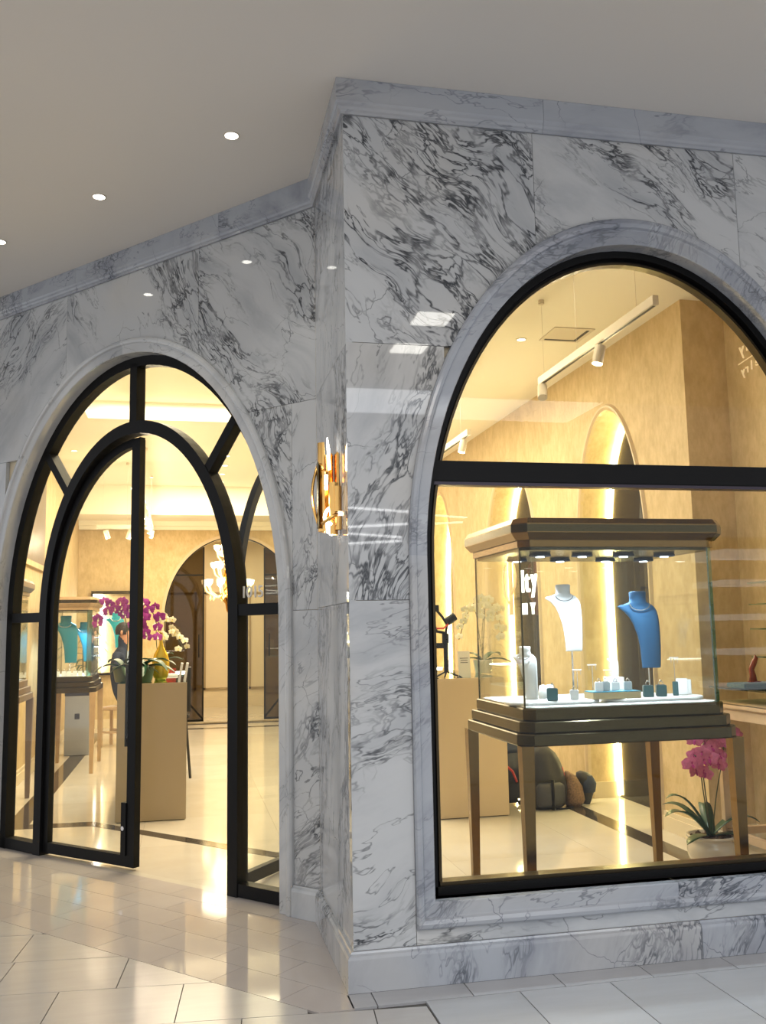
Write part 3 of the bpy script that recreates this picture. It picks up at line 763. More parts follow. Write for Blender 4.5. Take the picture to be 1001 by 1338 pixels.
# ------------------------------------------------------------------ display cases
def cpoly(x0, x1, y0, y1, c):
    return [(x0+c, y0), (x1-c, y0), (x1, y0+c), (x1, y1-c), (x1-c, y1), (x0+c, y1), (x0, y1-c), (x0, y0+c)]
def tiers(b, X0, X1, Y0, Y1, c, steps):
    """steps: (outset, z)"""
    loft(b, [[(x, y, z) for x, y in cpoly(X0-o, X1+o, Y0-o, Y1+o, c+o*.35)] for o, z in steps]); return b
def glass_case(name, label, x, y, w, d, z_tray=1.10, z_top=2.05, legs='bronze', top=True, rz=0, mats=(M_BRONZE, M_OLIVE)):
    t = thing(name, label, 'display case', (x, y, 0), rz)
    X0, X1, Y0, Y1, c = -w/2, w/2, -d/2, d/2, .045
    m1, m2 = mats
    if top:
        obj('cornice', tiers(B(), X0, X1, Y0, Y1, c, [(.012, z_top-.145), (.012, z_top-.11), (.022, z_top-.11), (.052, z_top-.075), (.052, z_top-.028), (.034, z_top)]), m1, t)
        obj('cornice_band', tiers(B(), X0, X1, Y0, Y1, c, [(.0535, z_top-.070), (.0535, z_top-.034)]), m2, t)
        b = B(); tiers(b, X0+.01, X1-.01, Y0+.01, Y1-.01, c, [(0, z_top-.16), (0, z_top-.145)])
        obj('case_ceiling', b, M_OLIVE, t)
    z1 = z_top-.145
    P = cpoly(X0, X1, Y0, Y1, c)
    for i in range(8):
        p, q = Vector(P[i]), Vector(P[(i+1) % 8]); dd = (q-p).normalized(); n = Vector((dd.y, -dd.x))*.004
        if (q-p).length < .01: continue
        p2, q2 = p+dd*.001, q-dd*.001
        b = B(); prism(b, [tuple(p2+n), tuple(q2+n), tuple(q2-n), tuple(p2-n)], z_tray, z1)
        obj('glass_pane', b, G_CASE if i != 1 else G_EDGE, t)
    obj('corner_post', box(B(), X0-.004, X0+.004, Y0+c-.004, Y0+c+.004, z_tray, z1), M_OLIVE, t)
    obj('corner_post', box(B(), X0-.004, X0+.004, Y1-c-.004, Y1-c+.004, z_tray, z1), M_OLIVE, t)
    zt = z_tray
    obj('display_bed', tiers(B(), X0+.012, X1-.012, Y0+.012, Y1-.012, c, [(0, zt-.03), (0, zt+.004)]), M_WHITE, t)
    obj('base_tier', tiers(B(), X0, X1, Y0, Y1, c, [(.012, zt-.062), (.016, zt-.055), (.016, zt-.006), (.010, zt)]), m2, t)
    obj('base_tier', tiers(B(), X0, X1, Y0, Y1, c, [(.038, zt-.118), (.042, zt-.112), (.042, zt-.066), (.036, zt-.062)]), m2, t)
    obj('base_tier', tiers(B(), X0, X1, Y0, Y1, c, [(.058, zt-.178), (.062, zt-.172), (.062, zt-.124), (.056, zt-.119)]), m2, t)
    for sx in (-1, 1):
        for sy in (-1, 1):
            b = B(); cx, cy = sx*(w/2+.03), sy*(d/2+.03); a, e = .032, .019
            loft(b, [[(cx-e, cy-e, 0), (cx+e, cy-e, 0), (cx+e, cy+e, 0), (cx-e, cy+e, 0)], [(cx-a, cy-a, zt-.175), (cx+a, cy-a, zt-.175), (cx+a, cy+a, zt-.175), (cx-a, cy+a, zt-.175)]])
            obj('leg', b, m1, t)
    return t
CX, CY, CW, CD = 1.497, .79, 1.075, .82
case = glass_case('display_case', 'large bronze and glass display case on legs just inside the arched window', CX, CY, CW, CD)
for i, (px, py) in enumerate([(-.36, -.2), (-.12, -.2), (.12, -.2), (.36, -.2), (-.36, .15), (-.1, .15), (.18, .15), (.42, .15)]):
    pk = obj('puck_light', lathe(B(), [(.055, 1.872), (.058, 1.876), (.055, 1.888)], 20, (px, py)), M_NAVY, case)
    obj('lens', cyl(B(), px, py, 1.868, 1.8725, .022, 14), M_EMC, pk)
    if i % 2 == 0: 
        l = light('SPOT', 'puck_lamp', (px, py, 1.86), 42, (.78, .88, 1), .02, spot=120); l.parent = case
# busts
def bust(name, label, x, y, z, mat, s=1.0, rz=0, neck_col=M_SILVER, stand=True, thick=.0028, lift=.14):
    """jewellery bust: slim chest tapering down, shoulders, cut neck; height ~.43*s from tip"""
    t = thing(name, label, 'necklace bust', (x, y, z), rz)
    h = .46*s
    # outline rows: (height fraction, half width left, half width right, y centre, depth)
    rows = [(0, .002, .110, -.005, .012), (.02, -.002, .114, -.005, .014), (.12, .002, .116, -.008, .020), (.28, .008, .118, -.012, .026), (.42, .020, .118, -.014, .028), (.56, .040, .117, -.010, .030), (.66, .062, .115, -.004, .032),
            (.735, .090, .110, .004, .032), (.785, .122, .100, .012, .028), (.81, .124, .090, .014, .024), (.835, .080, .074, .018, .034), (.86, .052, .052, .020, .036), (.92, .050, .050, .020, .036), (.985, .053, .053, .018, .038), (1.0, .045, .045, .018, .032)]
    b = B(); rings = []; z0 = lift if stand else .0
    for f, wl, wr_, yc, dp in rows:
        ring_ = []
        for k in range(20):
            a = 2*PI*k/20; cx = math.cos(a); xm = (wr_-wl)/2; w_ = (wr_+wl)/2
            ring_.append(((xm+cx*w_)*s, (yc-dp*math.sin(a)*(1.0 if math.sin(a) > 0 else .7))*s, z0+f*h))
        rings.append(ring_)
    loft(b, rings); body = obj('bust_form', b, mat, t, True)
    if stand:
        obj('stand_rod', cyl(B(), .045*s, .012*s, .006, z0+.3*h, .005, 8), M_SILVER, t)
        obj('stand_foot', lathe(B(), [(.045*s, 0), (.045*s, .005), (.01, .008)], 20, (.045*s, .012*s)), M_SILVER, t)
    pts = []
    for k in range(25):
        a = PI*k/24; xx = -math.cos(a)*.060*s; pts.append((xx, (-.026-.012*math.sin(a))*s, z0+(.835-.085*math.sin(a))*h))
    obj('necklace', tube(B(), pts, thick, 6), neck_col, t, True)
    return t
ZT = 1.104
bw = bust('jewellery_bust', 'white necklace bust on a rod, left of the blue one in the window case', 1.35, .80, ZT, M_WHITE, .80, -.2, plain('dark_chain', (.06, .06, .07), .3, .8), True, .0018, .262)
bb_ = bust('jewellery_bust', 'blue velvet necklace bust with a silver chain in the window case', 1.80, .80, ZT, M_BLUE, .93, -.2, M_SILVER, True, .003, .160)
bl_ = bust('jewellery_bust', 'white necklace bust at the left end of the window case by the corner post', 1.055, .66, ZT, M_WHITE, .60, -.7, M_SILVER, False, .002)
bs_ = bust('jewellery_bust', 'tiny white necklace bust standing on the white block between the large busts', 1.655, .86, ZT+.115, M_WHITE, .26, -.3, M_SILVER, False, .0012)
def simple(name, b, mat, label, cat, loc=(0, 0, 0), rz=0, group=None, smooth=False):
    o = obj(name, b, mat, None, smooth, loc, (0, 0, rz)); return tag(o, label, cat, group)
simple('display_block', box(B(), -.045, .045, -.04, .04, 0, .112, .003), M_WHITE, 'white square block carrying the tiny bust in the window case', 'display block', (1.655, .86, ZT))
simple('display_pad', tiers(B(), -.24, .24, -.11, .11, .07, [(0, 0), (.008, .006), (.008, .014), (0, .02)]), M_WHITE, 'white cushioned pad under the left bust at the left end of the window case', 'display pad', (1.175, .60, ZT-.0))
simple('display_pad', tiers(B(), -.27, .27, -.11, .11, .07, [(0, 0), (.008, .006), (.008, .014), (0, .02)]), M_WHITE, 'white cushioned pad along the right half of the window case', 'display pad', (1.745, .60, ZT-.0))
for o in (bl_,): o.location.z += .021
# gold riser with ring boxes
rs = thing('display_riser', 'gold edged riser holding pale ring boxes in the middle of the window case', 'riser', (1.50, .56, ZT+.02))
obj('riser_body', box(B(), -.135, .135, -.06, .06, 0, .034, .002), plain('satin_gold', (.5, .4, .22), .35, .6), rs)
obj('riser_top', box(B(), -.133, .133, -.058, .058, .0345, .038), M_TEAL, rs)
def ring_box(x, y, z, mat, label, s=1.0, rz=0, ringm=M_SILVER, group=None):
    t = thing('ring_box', label, 'ring box', (x, y, z), rz, group)
    a = .022*s
    obj('box_body', box(B(), -a, a, -a, a, 0, .05*s, .003), mat, t)
    obj('slot', box(B(), -a*.7, a*.7, -.003, .003, .05*s, .0515*s), M_INK, t)
    obj('ring', tube(B(), [(.009*s*math.cos(2*PI*i/16), 0, .057*s+.009*s*math.sin(2*PI*i/16)) for i in range(17)], .0017, 5), ringm, t, True)
    obj('stone', lathe(B(), [(.001, .064*s), (.005*s, .069*s), (.003*s, .072*s)], 8), M_SILVER, t)
    return t
M_PALE = plain('pale_grey_leather', (.45, .50, .52), .5)
for x, y, m, s, l in ((1.147, .52, M_GREENBOX, 1.25, 'dark green ring box standing alone at the left end of the window case'),
                      (1.272, .53, M_WHITE, 1.0, 'white ring box between the lone green box and the gold riser'),
                      (1.418, .545, M_WHITE, .95, 'leftmost pale ring box on the gold riser'), (1.463, .56, M_PALE, .95, 'second pale ring box from the left on the gold riser'),
                      (1.528, .58, M_WHITE, .9, 'third pale ring box from the left on the gold riser'), (1.590, .56, M_PALE, .9, 'rightmost pale ring box on the gold riser'),
                      (1.700, .55, M_GREENBOX, 1.2, 'left one of the two dark green ring boxes before the blue bust'), (1.775, .55, M_GREENBOX, 1.2, 'right one of the two dark green ring boxes before the blue bust')):
    ring_box(x, y, ZT+(.058 if 1.4 < x < 1.62 else .021), m, l, s, -.35)
def slab_box(x, y, label, mat, ang, w=.03, h=.075):
    o = obj('earring_card', box(B(), -w/2, w/2, -.004, .004, 0, h, .002), mat, None, False, (x, y, ZT+.0215), (ang, 0, -.5)); return tag(o, label, 'earring card')
slab_box(1.865, .56, 'narrow dark green leaning card right of the green ring boxes', M_GREENBOX, -.25)
slab_box(1.915, .58, 'white leaning card directly right of the narrow green card', M_WHITE, -.3, .06, .09)
slab_box(1.965, .62, 'rightmost white card at the right end of the window case', M_WHITE, -.2, .05, .08)
def tstand(x, y, h, label, wd=.05):
    t = thing('earring_stand', label, 'earring stand', (x, y, ZT+.0), -.2)
    obj('rod', cyl(B(), 0, 0, 0, h, .0022, 8), M_SILVER, t)
    obj('cross_bar', box(B(), -wd/2, wd/2, -.003, .003, h-.004, h+.002), M_WHITE, t)
    obj('foot', lathe(B(), [(.018, 0), (.018, .003), (.003, .005)], 14), M_SILVER, t)
    for s in (-1, 1): obj('earring', tube(B(), [(s*wd*.36, -.004, h-.004), (s*wd*.36, -.005, h-.028)], .0018, 5), M_SILVER, t)
    return t
tstand(1.375, .72, .165, 'low silver T-shaped earring stand left of the middle, beneath the white bust')
tstand(1.455, .70, .190, 'tallest silver T-shaped earring stand in the middle of the window case')
tstand(1.545, .70, .160, 'silver T-shaped earring stand nearest the white block')
tstand(1.965, .74, .215, 'silver T-shaped earring stand right of the blue bust')
# bracelets cushions row behind
for i, x in enumerate((1.16, 1.21)):
    o = obj('bracelet_cushion', lathe(B(), [(.004, 0), (.024, .004), (.026, .05), (.018, .085), (.004, .09)], 14), M_WHITE, None, True, (x, .68+.03*i, ZT+.002))
    tag(o, ('left' if i == 0 else 'right')+' white domed ring cushion behind the lone green ring box', 'ring cushion')

# ------------------------------------------------------------------ orchids
def petal(b, L, Wd, ang, tilt, M_, cup=.25, n=6):
    """petal from origin in direction ang within xz plane facing -y"""
    rows = []
    for i in range(n+1):
        t = i/n; w = Wd*math.sin(PI*min(1, t*.92+.06))**.7; y = -cup*L*(t*(1-t))*1.0+tilt*t*L
        rows.append([(-w/2, y+.12*w, t*L), (0, y, t*L), (w/2, y+.12*w, t*L)])
    R = Matrix.Rotation(ang, 3, 'Y')
    vs = [[b.verts.new(M_ @ (R @ Vector(p))) for p in r] for r in rows]
    for a, c in zip(vs, vs[1:]):
        for k in range(2): b.faces.new((a[k], a[k+1], c[k+1], c[k]))
def flower(root, pos, face, size, mat, mlip):
    """five petals and a lip, facing direction 'face'"""
    f = Vector(face).normalized(); z = Vector((0, 0, 1)); z = (z-f*z.dot(f)).normalized(); x = z.cross(-f)
    Mx = Matrix((x, -f, z)).transposed()
    T = Matrix.Translation(Vector(pos)) @ Mx.to_4x4() @ Matrix.Rotation(random.uniform(-.3, .3), 4, 'Y') @ Matrix.Scale(size, 4)
    b = B()
    for ang, L, Wd in ((0, .5, .34), (2.1, .46, .30), (-2.1, .46, .30)): petal(b, L, Wd, ang, .10, T)
    for ang in (1.2, -1.2): petal(b, .52, .52, ang, .02, T)
    o = obj('flower', b, mat, root, True)
    b = B(); petal(b, .24, .16, PI, -.5, T, .6, 4); petal(b, .13, .12, 0, -.6, T, .3, 3)
    obj('lip', b, mlip, o, True)
def leafm(b, base, dirn, L, Wd, rise, droop, n=10):
    d = Vector((dirn[0], dirn[1], 0)).normalized(); s = Vector((-d.y, d.x, 0)); R = []
    for i in range(n+1):
        t = i/n; c = Vector(base)+d*L*t+Vector((0, 0, rise*math.sin(t*PI*.62)-droop*t*t)); w = Wd*(math.sin(PI*min(1, .12+t*.88))**.55)/2
        R.append([tuple(c-s*w+Vector((0, 0, .22*w))), tuple(c-Vector((0, 0, .05*w))), tuple(c+s*w+Vector((0, 0, .22*w))), tuple(c-Vector((0, 0, .003+.05*w)))])
    loft(b, R); return b
def orchid(label, x, y, z, mat, mlip, pot, sprays, leaves, fs=.085, pot_mat=M_POT, rz=0, leaf_s=1.0, base_h=.19):
    t = thing('potted_orchid', label, 'orchid', (x, y, z), rz)
    if pot == 'bowl':
        obj('pot', lathe(B(), [(.075, 0), (.11, .008), (.142, .045), (.150, .095), (.146, .135), (.128, .150), (.132, .165), (.150, .172), (.150, .186), (.138, .186), (.128, .165)], 32), pot_mat, t, True)
        b = B(); rnd = random.Random(5)
        lathe(b, [(.13, .16), (.12, .170), (.001, .176)], 20)
        for k in range(46):
            a, r = rnd.uniform(0, 2*PI), .12*math.sqrt(rnd.random()); s = rnd.uniform(.008, .014)
            lathe(b, [(s*.6, .168), (s, .174), (s*.5, .168+s*1.6)], 6, (r*math.cos(a), r*math.sin(a)))
        o = obj('bark_chips', b, M_SOIL, t); o['kind'] = 'stuff'
    else:
        r, h = pot
        obj('pot', lathe(B(), [(r*.72, 0), (r*.8, .004), (r, h*.9), (r*1.03, h), (r*.93, h), (r*.9, h*.85)], 24), pot_mat, t, True)
        o = obj('soil', lathe(B(), [(r*.9, h*.84), (.001, h*.9)], 18), M_SOIL, t)
    for dx, dy, L, Wd, ri, dr_ in leaves: obj('leaf', leafm(B(), (0, 0, base_h-.015), (dx, dy), L*leaf_s, Wd*leaf_s, ri*leaf_s, dr_*leaf_s), M_LEAF, t, True)
    for pts, fl in sprays:
        P = [Vector(p) for p in pts]; Q = []
        for i in range(len(P)-1):
            p0 = P[max(0, i-1)]; p1, p2 = P[i], P[i+1]; p3 = P[min(len(P)-1, i+2)]
            for k in range(6):
                u = k/6; Q.append(.5*((2*p1)+(p2-p0)*u+(2*p0-5*p1+4*p2-p3)*u*u+(3*p1-p0-3*p2+p3)*u**3))
        Q.append(P[-1])
        obj('stem', tube(B(), Q, .0038, 6), M_STEM, t, True)
        for (q, off) in fl:
            c = Q[int(q*(len(Q)-1))]
            flower(t, (c.x+off[0], c.y+off[1], c.z+off[2]), (random.uniform(-.7, .4), -1, random.uniform(-.35, .3)), fs*random.uniform(.88, 1.12), mat, mlip)
    return t
def fset(n, a=.45, b=1.0, sx=.05, sz=.04, seed=1):
    r = random.Random(seed); return [(a+(b-a)*i/(n-1), (r.uniform(-sx, sx), r.uniform(-.05, .0), r.uniform(-sz, sz))) for i in range(n)]
LV = [(-1, -.2, .30, .075, .16, .02), (-.8, -.5, .26, .07, .03, .03), (1, -.1, .28, .075, .13, .06), (.6, -.7, .2, .07, .03, .01), (-.5, .6, .26, .07, .15, .0), (.3, .8, .22, .07, .14, 0), (-1, .1, .24, .06, .22, 0)]
orchid('pink moth orchid in a round white bowl on the floor by the window case leg', 2.555, 1.46, 0, M_PINK, plain('magenta_lip', (.40, .01, .16), .5), 'bowl',
       [([(0, 0, .17), (-.03, 0, .40), (-.05, -.01, .60), (-.03, -.02, .74), (.06, -.03, .80)], fset(13, .50, 1.0, .09, .08, 3)),
        ([(.01, 0, .17), (.05, 0, .40), (.10, 0, .60), (.12, -.01, .74), (.05, -.03, .82)], fset(12, .58, 1.0, .09, .08, 4)),
        ([(.0, 0, .17), (-.01, .02, .45), (-.04, .0, .62), (-.10, -.03, .68)], fset(6, .72, 1.0, .06, .06, 9))], LV, .108, leaf_s=1.18)

# ------------------------------------------------------------------ counters (left and right) with cream end panels
def counter(label, x0, x1, y0, y1, h, mat, top_mat=G_CASE):
    t = thing('glass_counter', label, 'counter', ((x0+x1)/2, y0, 0))
    w = (x1-x0)/2; d = y1-y0
    obj('end_panel', box(B(), -w, w, 0, .03, .006, h, .002), mat, t)
    obj('plinth', box(B(), -w+.01, w-.01, .01, d, 0, .05), M_OLIVE, t)
    obj('cabinet_body', box(B(), -w+.01, w-.01, .035, d, .05, h-.22), M_CREAM, t)
    obj('display_deck', box(B(), -w+.015, w-.015, .035, d, h-.218, h-.20), M_WHITE, t)
    for s in (-1, 1): obj('side_glass', box(B(), s*(w-.006)-.004, s*(w-.006)+.004, .035, d, h-.2, h-.012), G_CASE, t)
    obj('top_glass', box(B(), -w, w, .032, d, h-.010, h), G_EDGE, t)
    obj('light_rail', box(B(), -w+.01, w-.01, d-.03, d-.01, h+.001, h+.014), M_EM, t)
    return t
counter('tan counter with glass top seen behind the open doorway under the orchids', -1.235, -.68, 3.92, 5.9, 1.10, M_TAN)
counter('peach counter with glass top seen through the window left of the display case', 1.275, 1.87, 3.30, 5.2, 1.10, M_PEACH)
# things on the left counter
zc = 1.10
leaf2 = [(-1, -.2, .26, .08, .07, .10), (1, -.3, .30, .09, .06, .10), (.7, .5, .28, .08, .10, .05), (-.7, .6, .2, .08, .10, .05), (.1, -1, .24, .09, .06, .12), (.9, -.8, .3, .08, .12, .14)]
orchid('magenta orchid in an olive pot, left one at the front corner of the tan counter', -1.20, 4.28, zc, M_MAG, M_WPET, (.10, .13),
       [([(0, 0, .12), (.02, 0, .36), (-.02, 0, .58), (-.14, 0, .64), (-.22, -.02, .50)], fset(10, .45, 1, .04, .05, 11)),
        ([(0, 0, .12), (.06, 0, .34), (.06, 0, .56), (-.02, -.03, .66), (-.10, -.03, .62)], fset(7, .6, 1, .05, .05, 12))], leaf2, .10, M_POTG, base_h=.13)
orchid('magenta orchid in an olive pot, right one on the tan counter in the doorway', -1.06, 4.22, zc, M_MAG, M_WPET, (.11, .13),
       [([(0, 0, .12), (.0, 0, .30), (-.02, 0, .50), (.02, 0, .62), (.08, 0, .60), (.14, -.02, .42)], fset(12, .45, 1, .05, .06, 13)),
        ([(0, 0, .12), (-.02, 0, .30), (-.04, 0, .46), (.0, -.03, .50), (.03, -.03, .36)], fset(8, .5, 1, .05, .06, 14))], leaf2, .10, M_POTG, base_h=.13)
orchid('white orchid in a gold pot on the tan counter right of the magenta ones', -.93, 4.95, zc, M_WPET, plain('yellow_lip', (.6, .5, .1), .5), (.05, .15),
       [([(0, 0, .12), (-.03, 0, .34), (-.02, 0, .50), (.06, 0, .54), (.16, 0, .36), (.22, 0, .26)], fset(14, .4, 1, .035, .04, 15)),
        ([(0, 0, .12), (.03, 0, .30), (.05, 0, .40), (.10, -.02, .38)], fset(6, .5, 1, .05, .05, 16))], [(1, -.2, .22, .05, .07, .04), (-1, .1, .14, .05, .05, .02), (.5, .6, .2, .05, .1, .02), (.8, -.5, .18, .05, .04, .06)], .075, M_GOLDLIGHT, base_h=.15)
fk = thing('bottle_vase', 'flat gold bottle-shaped vase on the tan counter between the orchids', 'vase', (-.905, 4.45, zc))
b = B(); loft(b, [[(rx*math.cos(2*PI*i/24), ry*math.sin(2*PI*i/24), z) for i in range(24)] for rx, ry, z in ((.042, .02, 0), (.062, .028, .03), (.075, .03, .09), (.074, .03, .16), (.060, .026, .22), (.036, .02, .265), (.020, .016, .30), (.014, .014, .34), (.014, .014, .41), (.018, .018, .415))])
obj('vase_body', b, M_GOLDLIGHT, fk, True)
for i, x in enumerate((-.745, -.700)):
    o = obj('brochure', box(B(), -.010, .010, 0, .16, 0, .155, .001), M_PAPER, None, False, (x, 4.0, zc+.001), (0, .16, 0))
    tag(o, ('left' if i == 0 else 'right')+' of two upright white brochures at the right corner of the tan counter', 'brochure')
tr = thing('jewellery_tray', 'small red and white jewellery tray on the tan counter behind the gold vase', 'tray', (-.86, 5.25, zc))
obj('tray_base', box(B(), -.10, .10, -.06, .06, 0, .02, .003), M_WHITE, tr); obj('tray_lid', box(B(), -.06, .08, .055, .065, .02, .07, .003), M_REDST, tr)
# black chair
def chair(label, x, y, rz):
    t = thing('counter_chair', label, 'chair', (x, y, 0), rz)
    obj('seat', box(B(), -.20, .20, -.20, .20, .60, .65, .02), M_FABB, t)
    obj('backrest', box(B(), -.19, .19, .17, .21, .66, 1.16, .02), M_FABB, t)
    for sx in (-1, 1):
        for sy in (-1, 1): obj('leg', tube(B(), [(sx*.16, sy*.16, .60), (sx*.21, sy*.21, 0)], .014, 6), M_FABB, t)
    obj('footrest', tube(B(), [(-.19, -.19, .22), (.19, -.19, .22)], .010, 6), M_FABB, t)
    return t
chair('black high-backed counter chair behind the right corner of the tan counter', -.84, 6.35, -PI/2)

# ------------------------------------------------------------------ gimbal, card and white orchid on the peach counter
gm = thing('camera_gimbal', 'black camera gimbal on a small tripod on the peach counter', 'gimbal', (1.43, 3.5, zc))
obj('handle', cyl(cyl(B(), 0, 0, .045, .30, .020, 14), 0, 0, .28, .36, .030, 14), M_BLACK, gm, False)
for a in (.2, 2.3, 4.4): obj('leg', tube(B(), [(0, 0, .05), (.11*math.cos(a), .11*math.sin(a)*.6, .006)], .007, 6), M_BLACK, gm)
obj('arm', tube(B(), [(0, 0, .36), (-.02, 0, .37), (-.075, 0, .38), (-.10, 0, .45), (-.14, 0, .50)], .012, 8), M_BLACK, gm)
obj('arm', tube(B(), [(0, 0, .36), (.02, .01, .43), (-.02, .01, .50), (-.075, .0, .56)], .011, 8), M_BLACK, gm)
obj('red_link', tube(B(), [(-.08, -.02, .405), (-.02, -.02, .405), (.02, -.02, .44)], .008, 6), M_RED, gm)
obj('motor', tube(B(), [(.01, 0, .455), (.085, 0, .505)], .036, 14), M_BLACK, gm)
obj('motor', tube(B(), [(-.15, 0, .44), (-.16, 0, .53)], .032, 14), M_BLACK, gm)
obj('phone_clamp', box(B(), -.095, -.055, -.02, .02, .545, .60, .004), M_BLACK, gm)
obj('shelf_plate', box(B(), -.15, 0, -.012, .012, .24, .285, .002), M_BLACK, gm)
sg = thing('counter_sign', 'small white printed card standing on the peach counter beside the gimbal', 'sign card', (1.565, 3.42, zc), 0)
obj('card', box(B(), -.052, .052, -.002, .002, 0, .215), M_PAPER, sg, rot=(-.12, 0, 0))
for k, wd in enumerate((.07, .06, .065)): obj('print_line', box(B(), -wd/2, wd/2, -.0032, -.0022, .155-.018*k, .160-.018*k), M_INK, sg, rot=(-.12, 0, 0))
obj('print_corner', prism(B(), [(-.052, .185), (-.052, .214), (.03, .214)], -.0035, -.0025), M_RED, sg, rot=(PI/2-.12, 0, 0), loc=(0, 0, 0))
obj('print_corner', prism(B(), [(-.05, .001), (-.02, .001), (-.05, .02)], .0022, .0032), M_NAVY, sg, rot=(PI/2-.12, 0, 0))
orchid('white orchid in a pale pot on the peach counter seen through the case glass', 1.93, 4.05, zc-.0, M_WPET, plain('pale_yellow_lip', (.7, .62, .3), .5), (.09, .12),
       [([(0, 0, .12), (.0, 0, .36), (.02, 0, .60), (-.08, 0, .62), (-.18, 0, .42)], fset(11, .4, 1, .04, .05, 21)), ([(0, 0, .12), (.02, 0, .40), (.05, 0, .62), (.14, 0, .56), (.20, 0, .30)], fset(13, .4, 1, .04, .05, 22)),
        ([(0, 0, .12), (-.03, 0, .36), (-.06, 0, .56), (-.12, 0, .58), (-.22, 0, .30)], fset(7, .45, 1, .04, .05, 23))], leaf2[:4], .085, M_POT, base_h=.12)

# ------------------------------------------------------------------ luggage heap beyond the window case
bag = thing('trolley_bag', 'slate grey upright trolley bag beside the peach counter with a red strap', 'bag', (1.99, 3.76, 0), .1)
obj('bag_body', box(B(), -.14, .14, -.10, .10, .02, .50, .04), M_GREYF, bag, True)
obj('bag_flap', box(B(), -.145, .145, -.106, .106, .40, .52, .04), M_NAVY, bag, True)
obj('strap', tube(B(), [(-.12, -.112, .41), (-.05, -.116, .36), (.03, -.116, .29), (.07, -.112, .20)], .010, 6), M_RED, bag)
for s in (-1, 1): obj('wheel', tube(B(), [(s*.11-.012, -.07, .02), (s*.11+.012, -.07, .02)], .02, 10), M_FABB, bag)
def blob(b, rows, n=20):
    loft(b, [[(cx+rx*math.cos(2*PI*k/n), cy+ry*math.sin(2*PI*k/n), z) for k in range(n)] for cx, cy, rx, ry, z in rows]); return b
bp_ = thing('backpack', 'bulging black backpack with a top handle on the shop floor beneath the window case', 'backpack', (2.27, 3.52, 0), .15)
obj('pack_body', blob(B(), [(0, 0, .15, .10, .005), (0, 0, .18, .125, .03), (.01, 0, .19, .13, .15), (.0, 0, .175, .125, .28), (-.015, 0, .155, .115, .38), (-.03, 0, .125, .10, .45), (-.04, 0, .075, .065, .50), (-.045, 0, .02, .02, .515)]), M_FABB, bp_, True)
obj('lower_pocket', blob(B(), [(-.01, -.09, .11, .05, .03), (-.01, -.10, .13, .06, .06), (-.01, -.10, .13, .06, .19), (-.01, -.09, .10, .045, .22)]), M_GREYF, bp_, True)
obj('top_handle', tube(B(), [(-.05+.045*math.cos(PI*i/10), -.02, .49+.045*math.sin(PI*i/10)) for i in range(11)], .011, 8), M_FABB, bp_, True)
obj('strap', tube(B(), [(-.02, -.16, .25), (-.02, -.165, .12), (-.02, -.15, .01)], .014, 6), M_BLACK, bp_, True)
obj('strap', tube(B(), [(.02, -.13, .01), (.12, -.14, .008), (.20, -.10, .008)], .007, 6), M_BLACK, bp_, True)
obj('red_tab', tube(B(), [(.135, -.06, .33), (.15, -.06, .26)], .006, 6), M_RED, bp_)
M_PATT = plain('patterned_fabric', (.20, .12, .07), .7, noise_amt=.48, nscale=70)
sf = simple('patterned_scarf', blob(B(), [(0, 0, .07, .06, .0), (.01, 0, .09, .08, .05), (.0, 0, .08, .07, .16), (-.03, 0, .05, .05, .25), (-.06, 0, .015, .02, .29)]), M_PATT, 'brown patterned scarf bundle leaning on the right side of the black backpack', 'scarf', (2.525, 3.53, .0), .2, None, True)
pc = thing('belt_pouch', 'rounded black pouch slumped against the patterned scarf on the floor', 'pouch', (2.665, 3.60, .0), .3)
obj('pouch_body', blob(B(), [(0, 0, .03, .04, 0), (.0, 0, .05, .06, .05), (.01, 0, .085, .07, .14), (.0, 0, .085, .07, .21), (-.03, 0, .05, .05, .26), (-.04, 0, .01, .02, .275)]), M_FABB, pc, True)
obj('flap', blob(B(), [(.005, -.04, .06, .04, .10), (.01, -.045, .07, .04, .17), (.0, -.03, .05, .035, .235)]), M_NAVY, pc, True)

# ------------------------------------------------------------------ beech display table on the right
wt = thing('wooden_display_table', 'pale beech display table with a glass top box at the right edge of the window', 'table', (2.885, 1.10, 0))
for sx in (-1, 1):
    for sy in (-1, 1): obj('leg', box(B(), sx*.20-.022+.0, sx*.20+.022, sy*.38-.022, sy*.38+.022, 0, .93, .002), M_WOOD, wt)
obj('apron', box(B(), -.225, .225, -.405, .405, .90, .97, .003), M_WOOD, wt)
obj('table_top', box(B(), -.245, .245, -.43, .43, .97, .995, .006), M_WOOD, wt)
for s in (-1, 1):
    obj('stretcher', box(B(), -.20, .20, s*.38-.018, s*.38+.018, .17, .215), M_WOOD, wt)
    obj('stretcher', box(B(), s*.20-.018, s*.20+.018, -.38, .38, .17, .215), M_WOOD, wt)
obj('glass_box', box(B(), -.235, .235, -.42, .42, .996, 1.09), G_CASE, wt)
obj('case_lid', box(B(), -.24, .24, -.425, .425, 1.092, 1.10), G_EDGE, wt)
obj('inner_deck', box(B(), -.22, .22, -.40, .40, .998, 1.01), M_WOODM, wt)
tg = thing('velvet_tray', 'dark green velvet tray lying on the beech display table', 'tray', (2.83, 1.25, 1.102))
obj('tray_base', box(B(), -.17, .12, -.10, .10, 0, .03, .006), M_GREENBOX, tg)
fg = thing('red_carving', 'small dark red lacquered carving standing on the green tray', 'figurine', (2.80, 1.27, 1.133))
obj('carving_body', tube(B(), [(0, 0, 0), (.0, 0, .04), (-.008, 0, .08), (.012, 0, .12), (.03, 0, .15), (.022, 0, .17)], [.026, .020, .017, .018, .014, .004], 10), M_REDST, fg, True)
obj('carving_foot', box(B(), -.03, .045, -.02, .02, 0, .006, .002), M_REDST, fg)
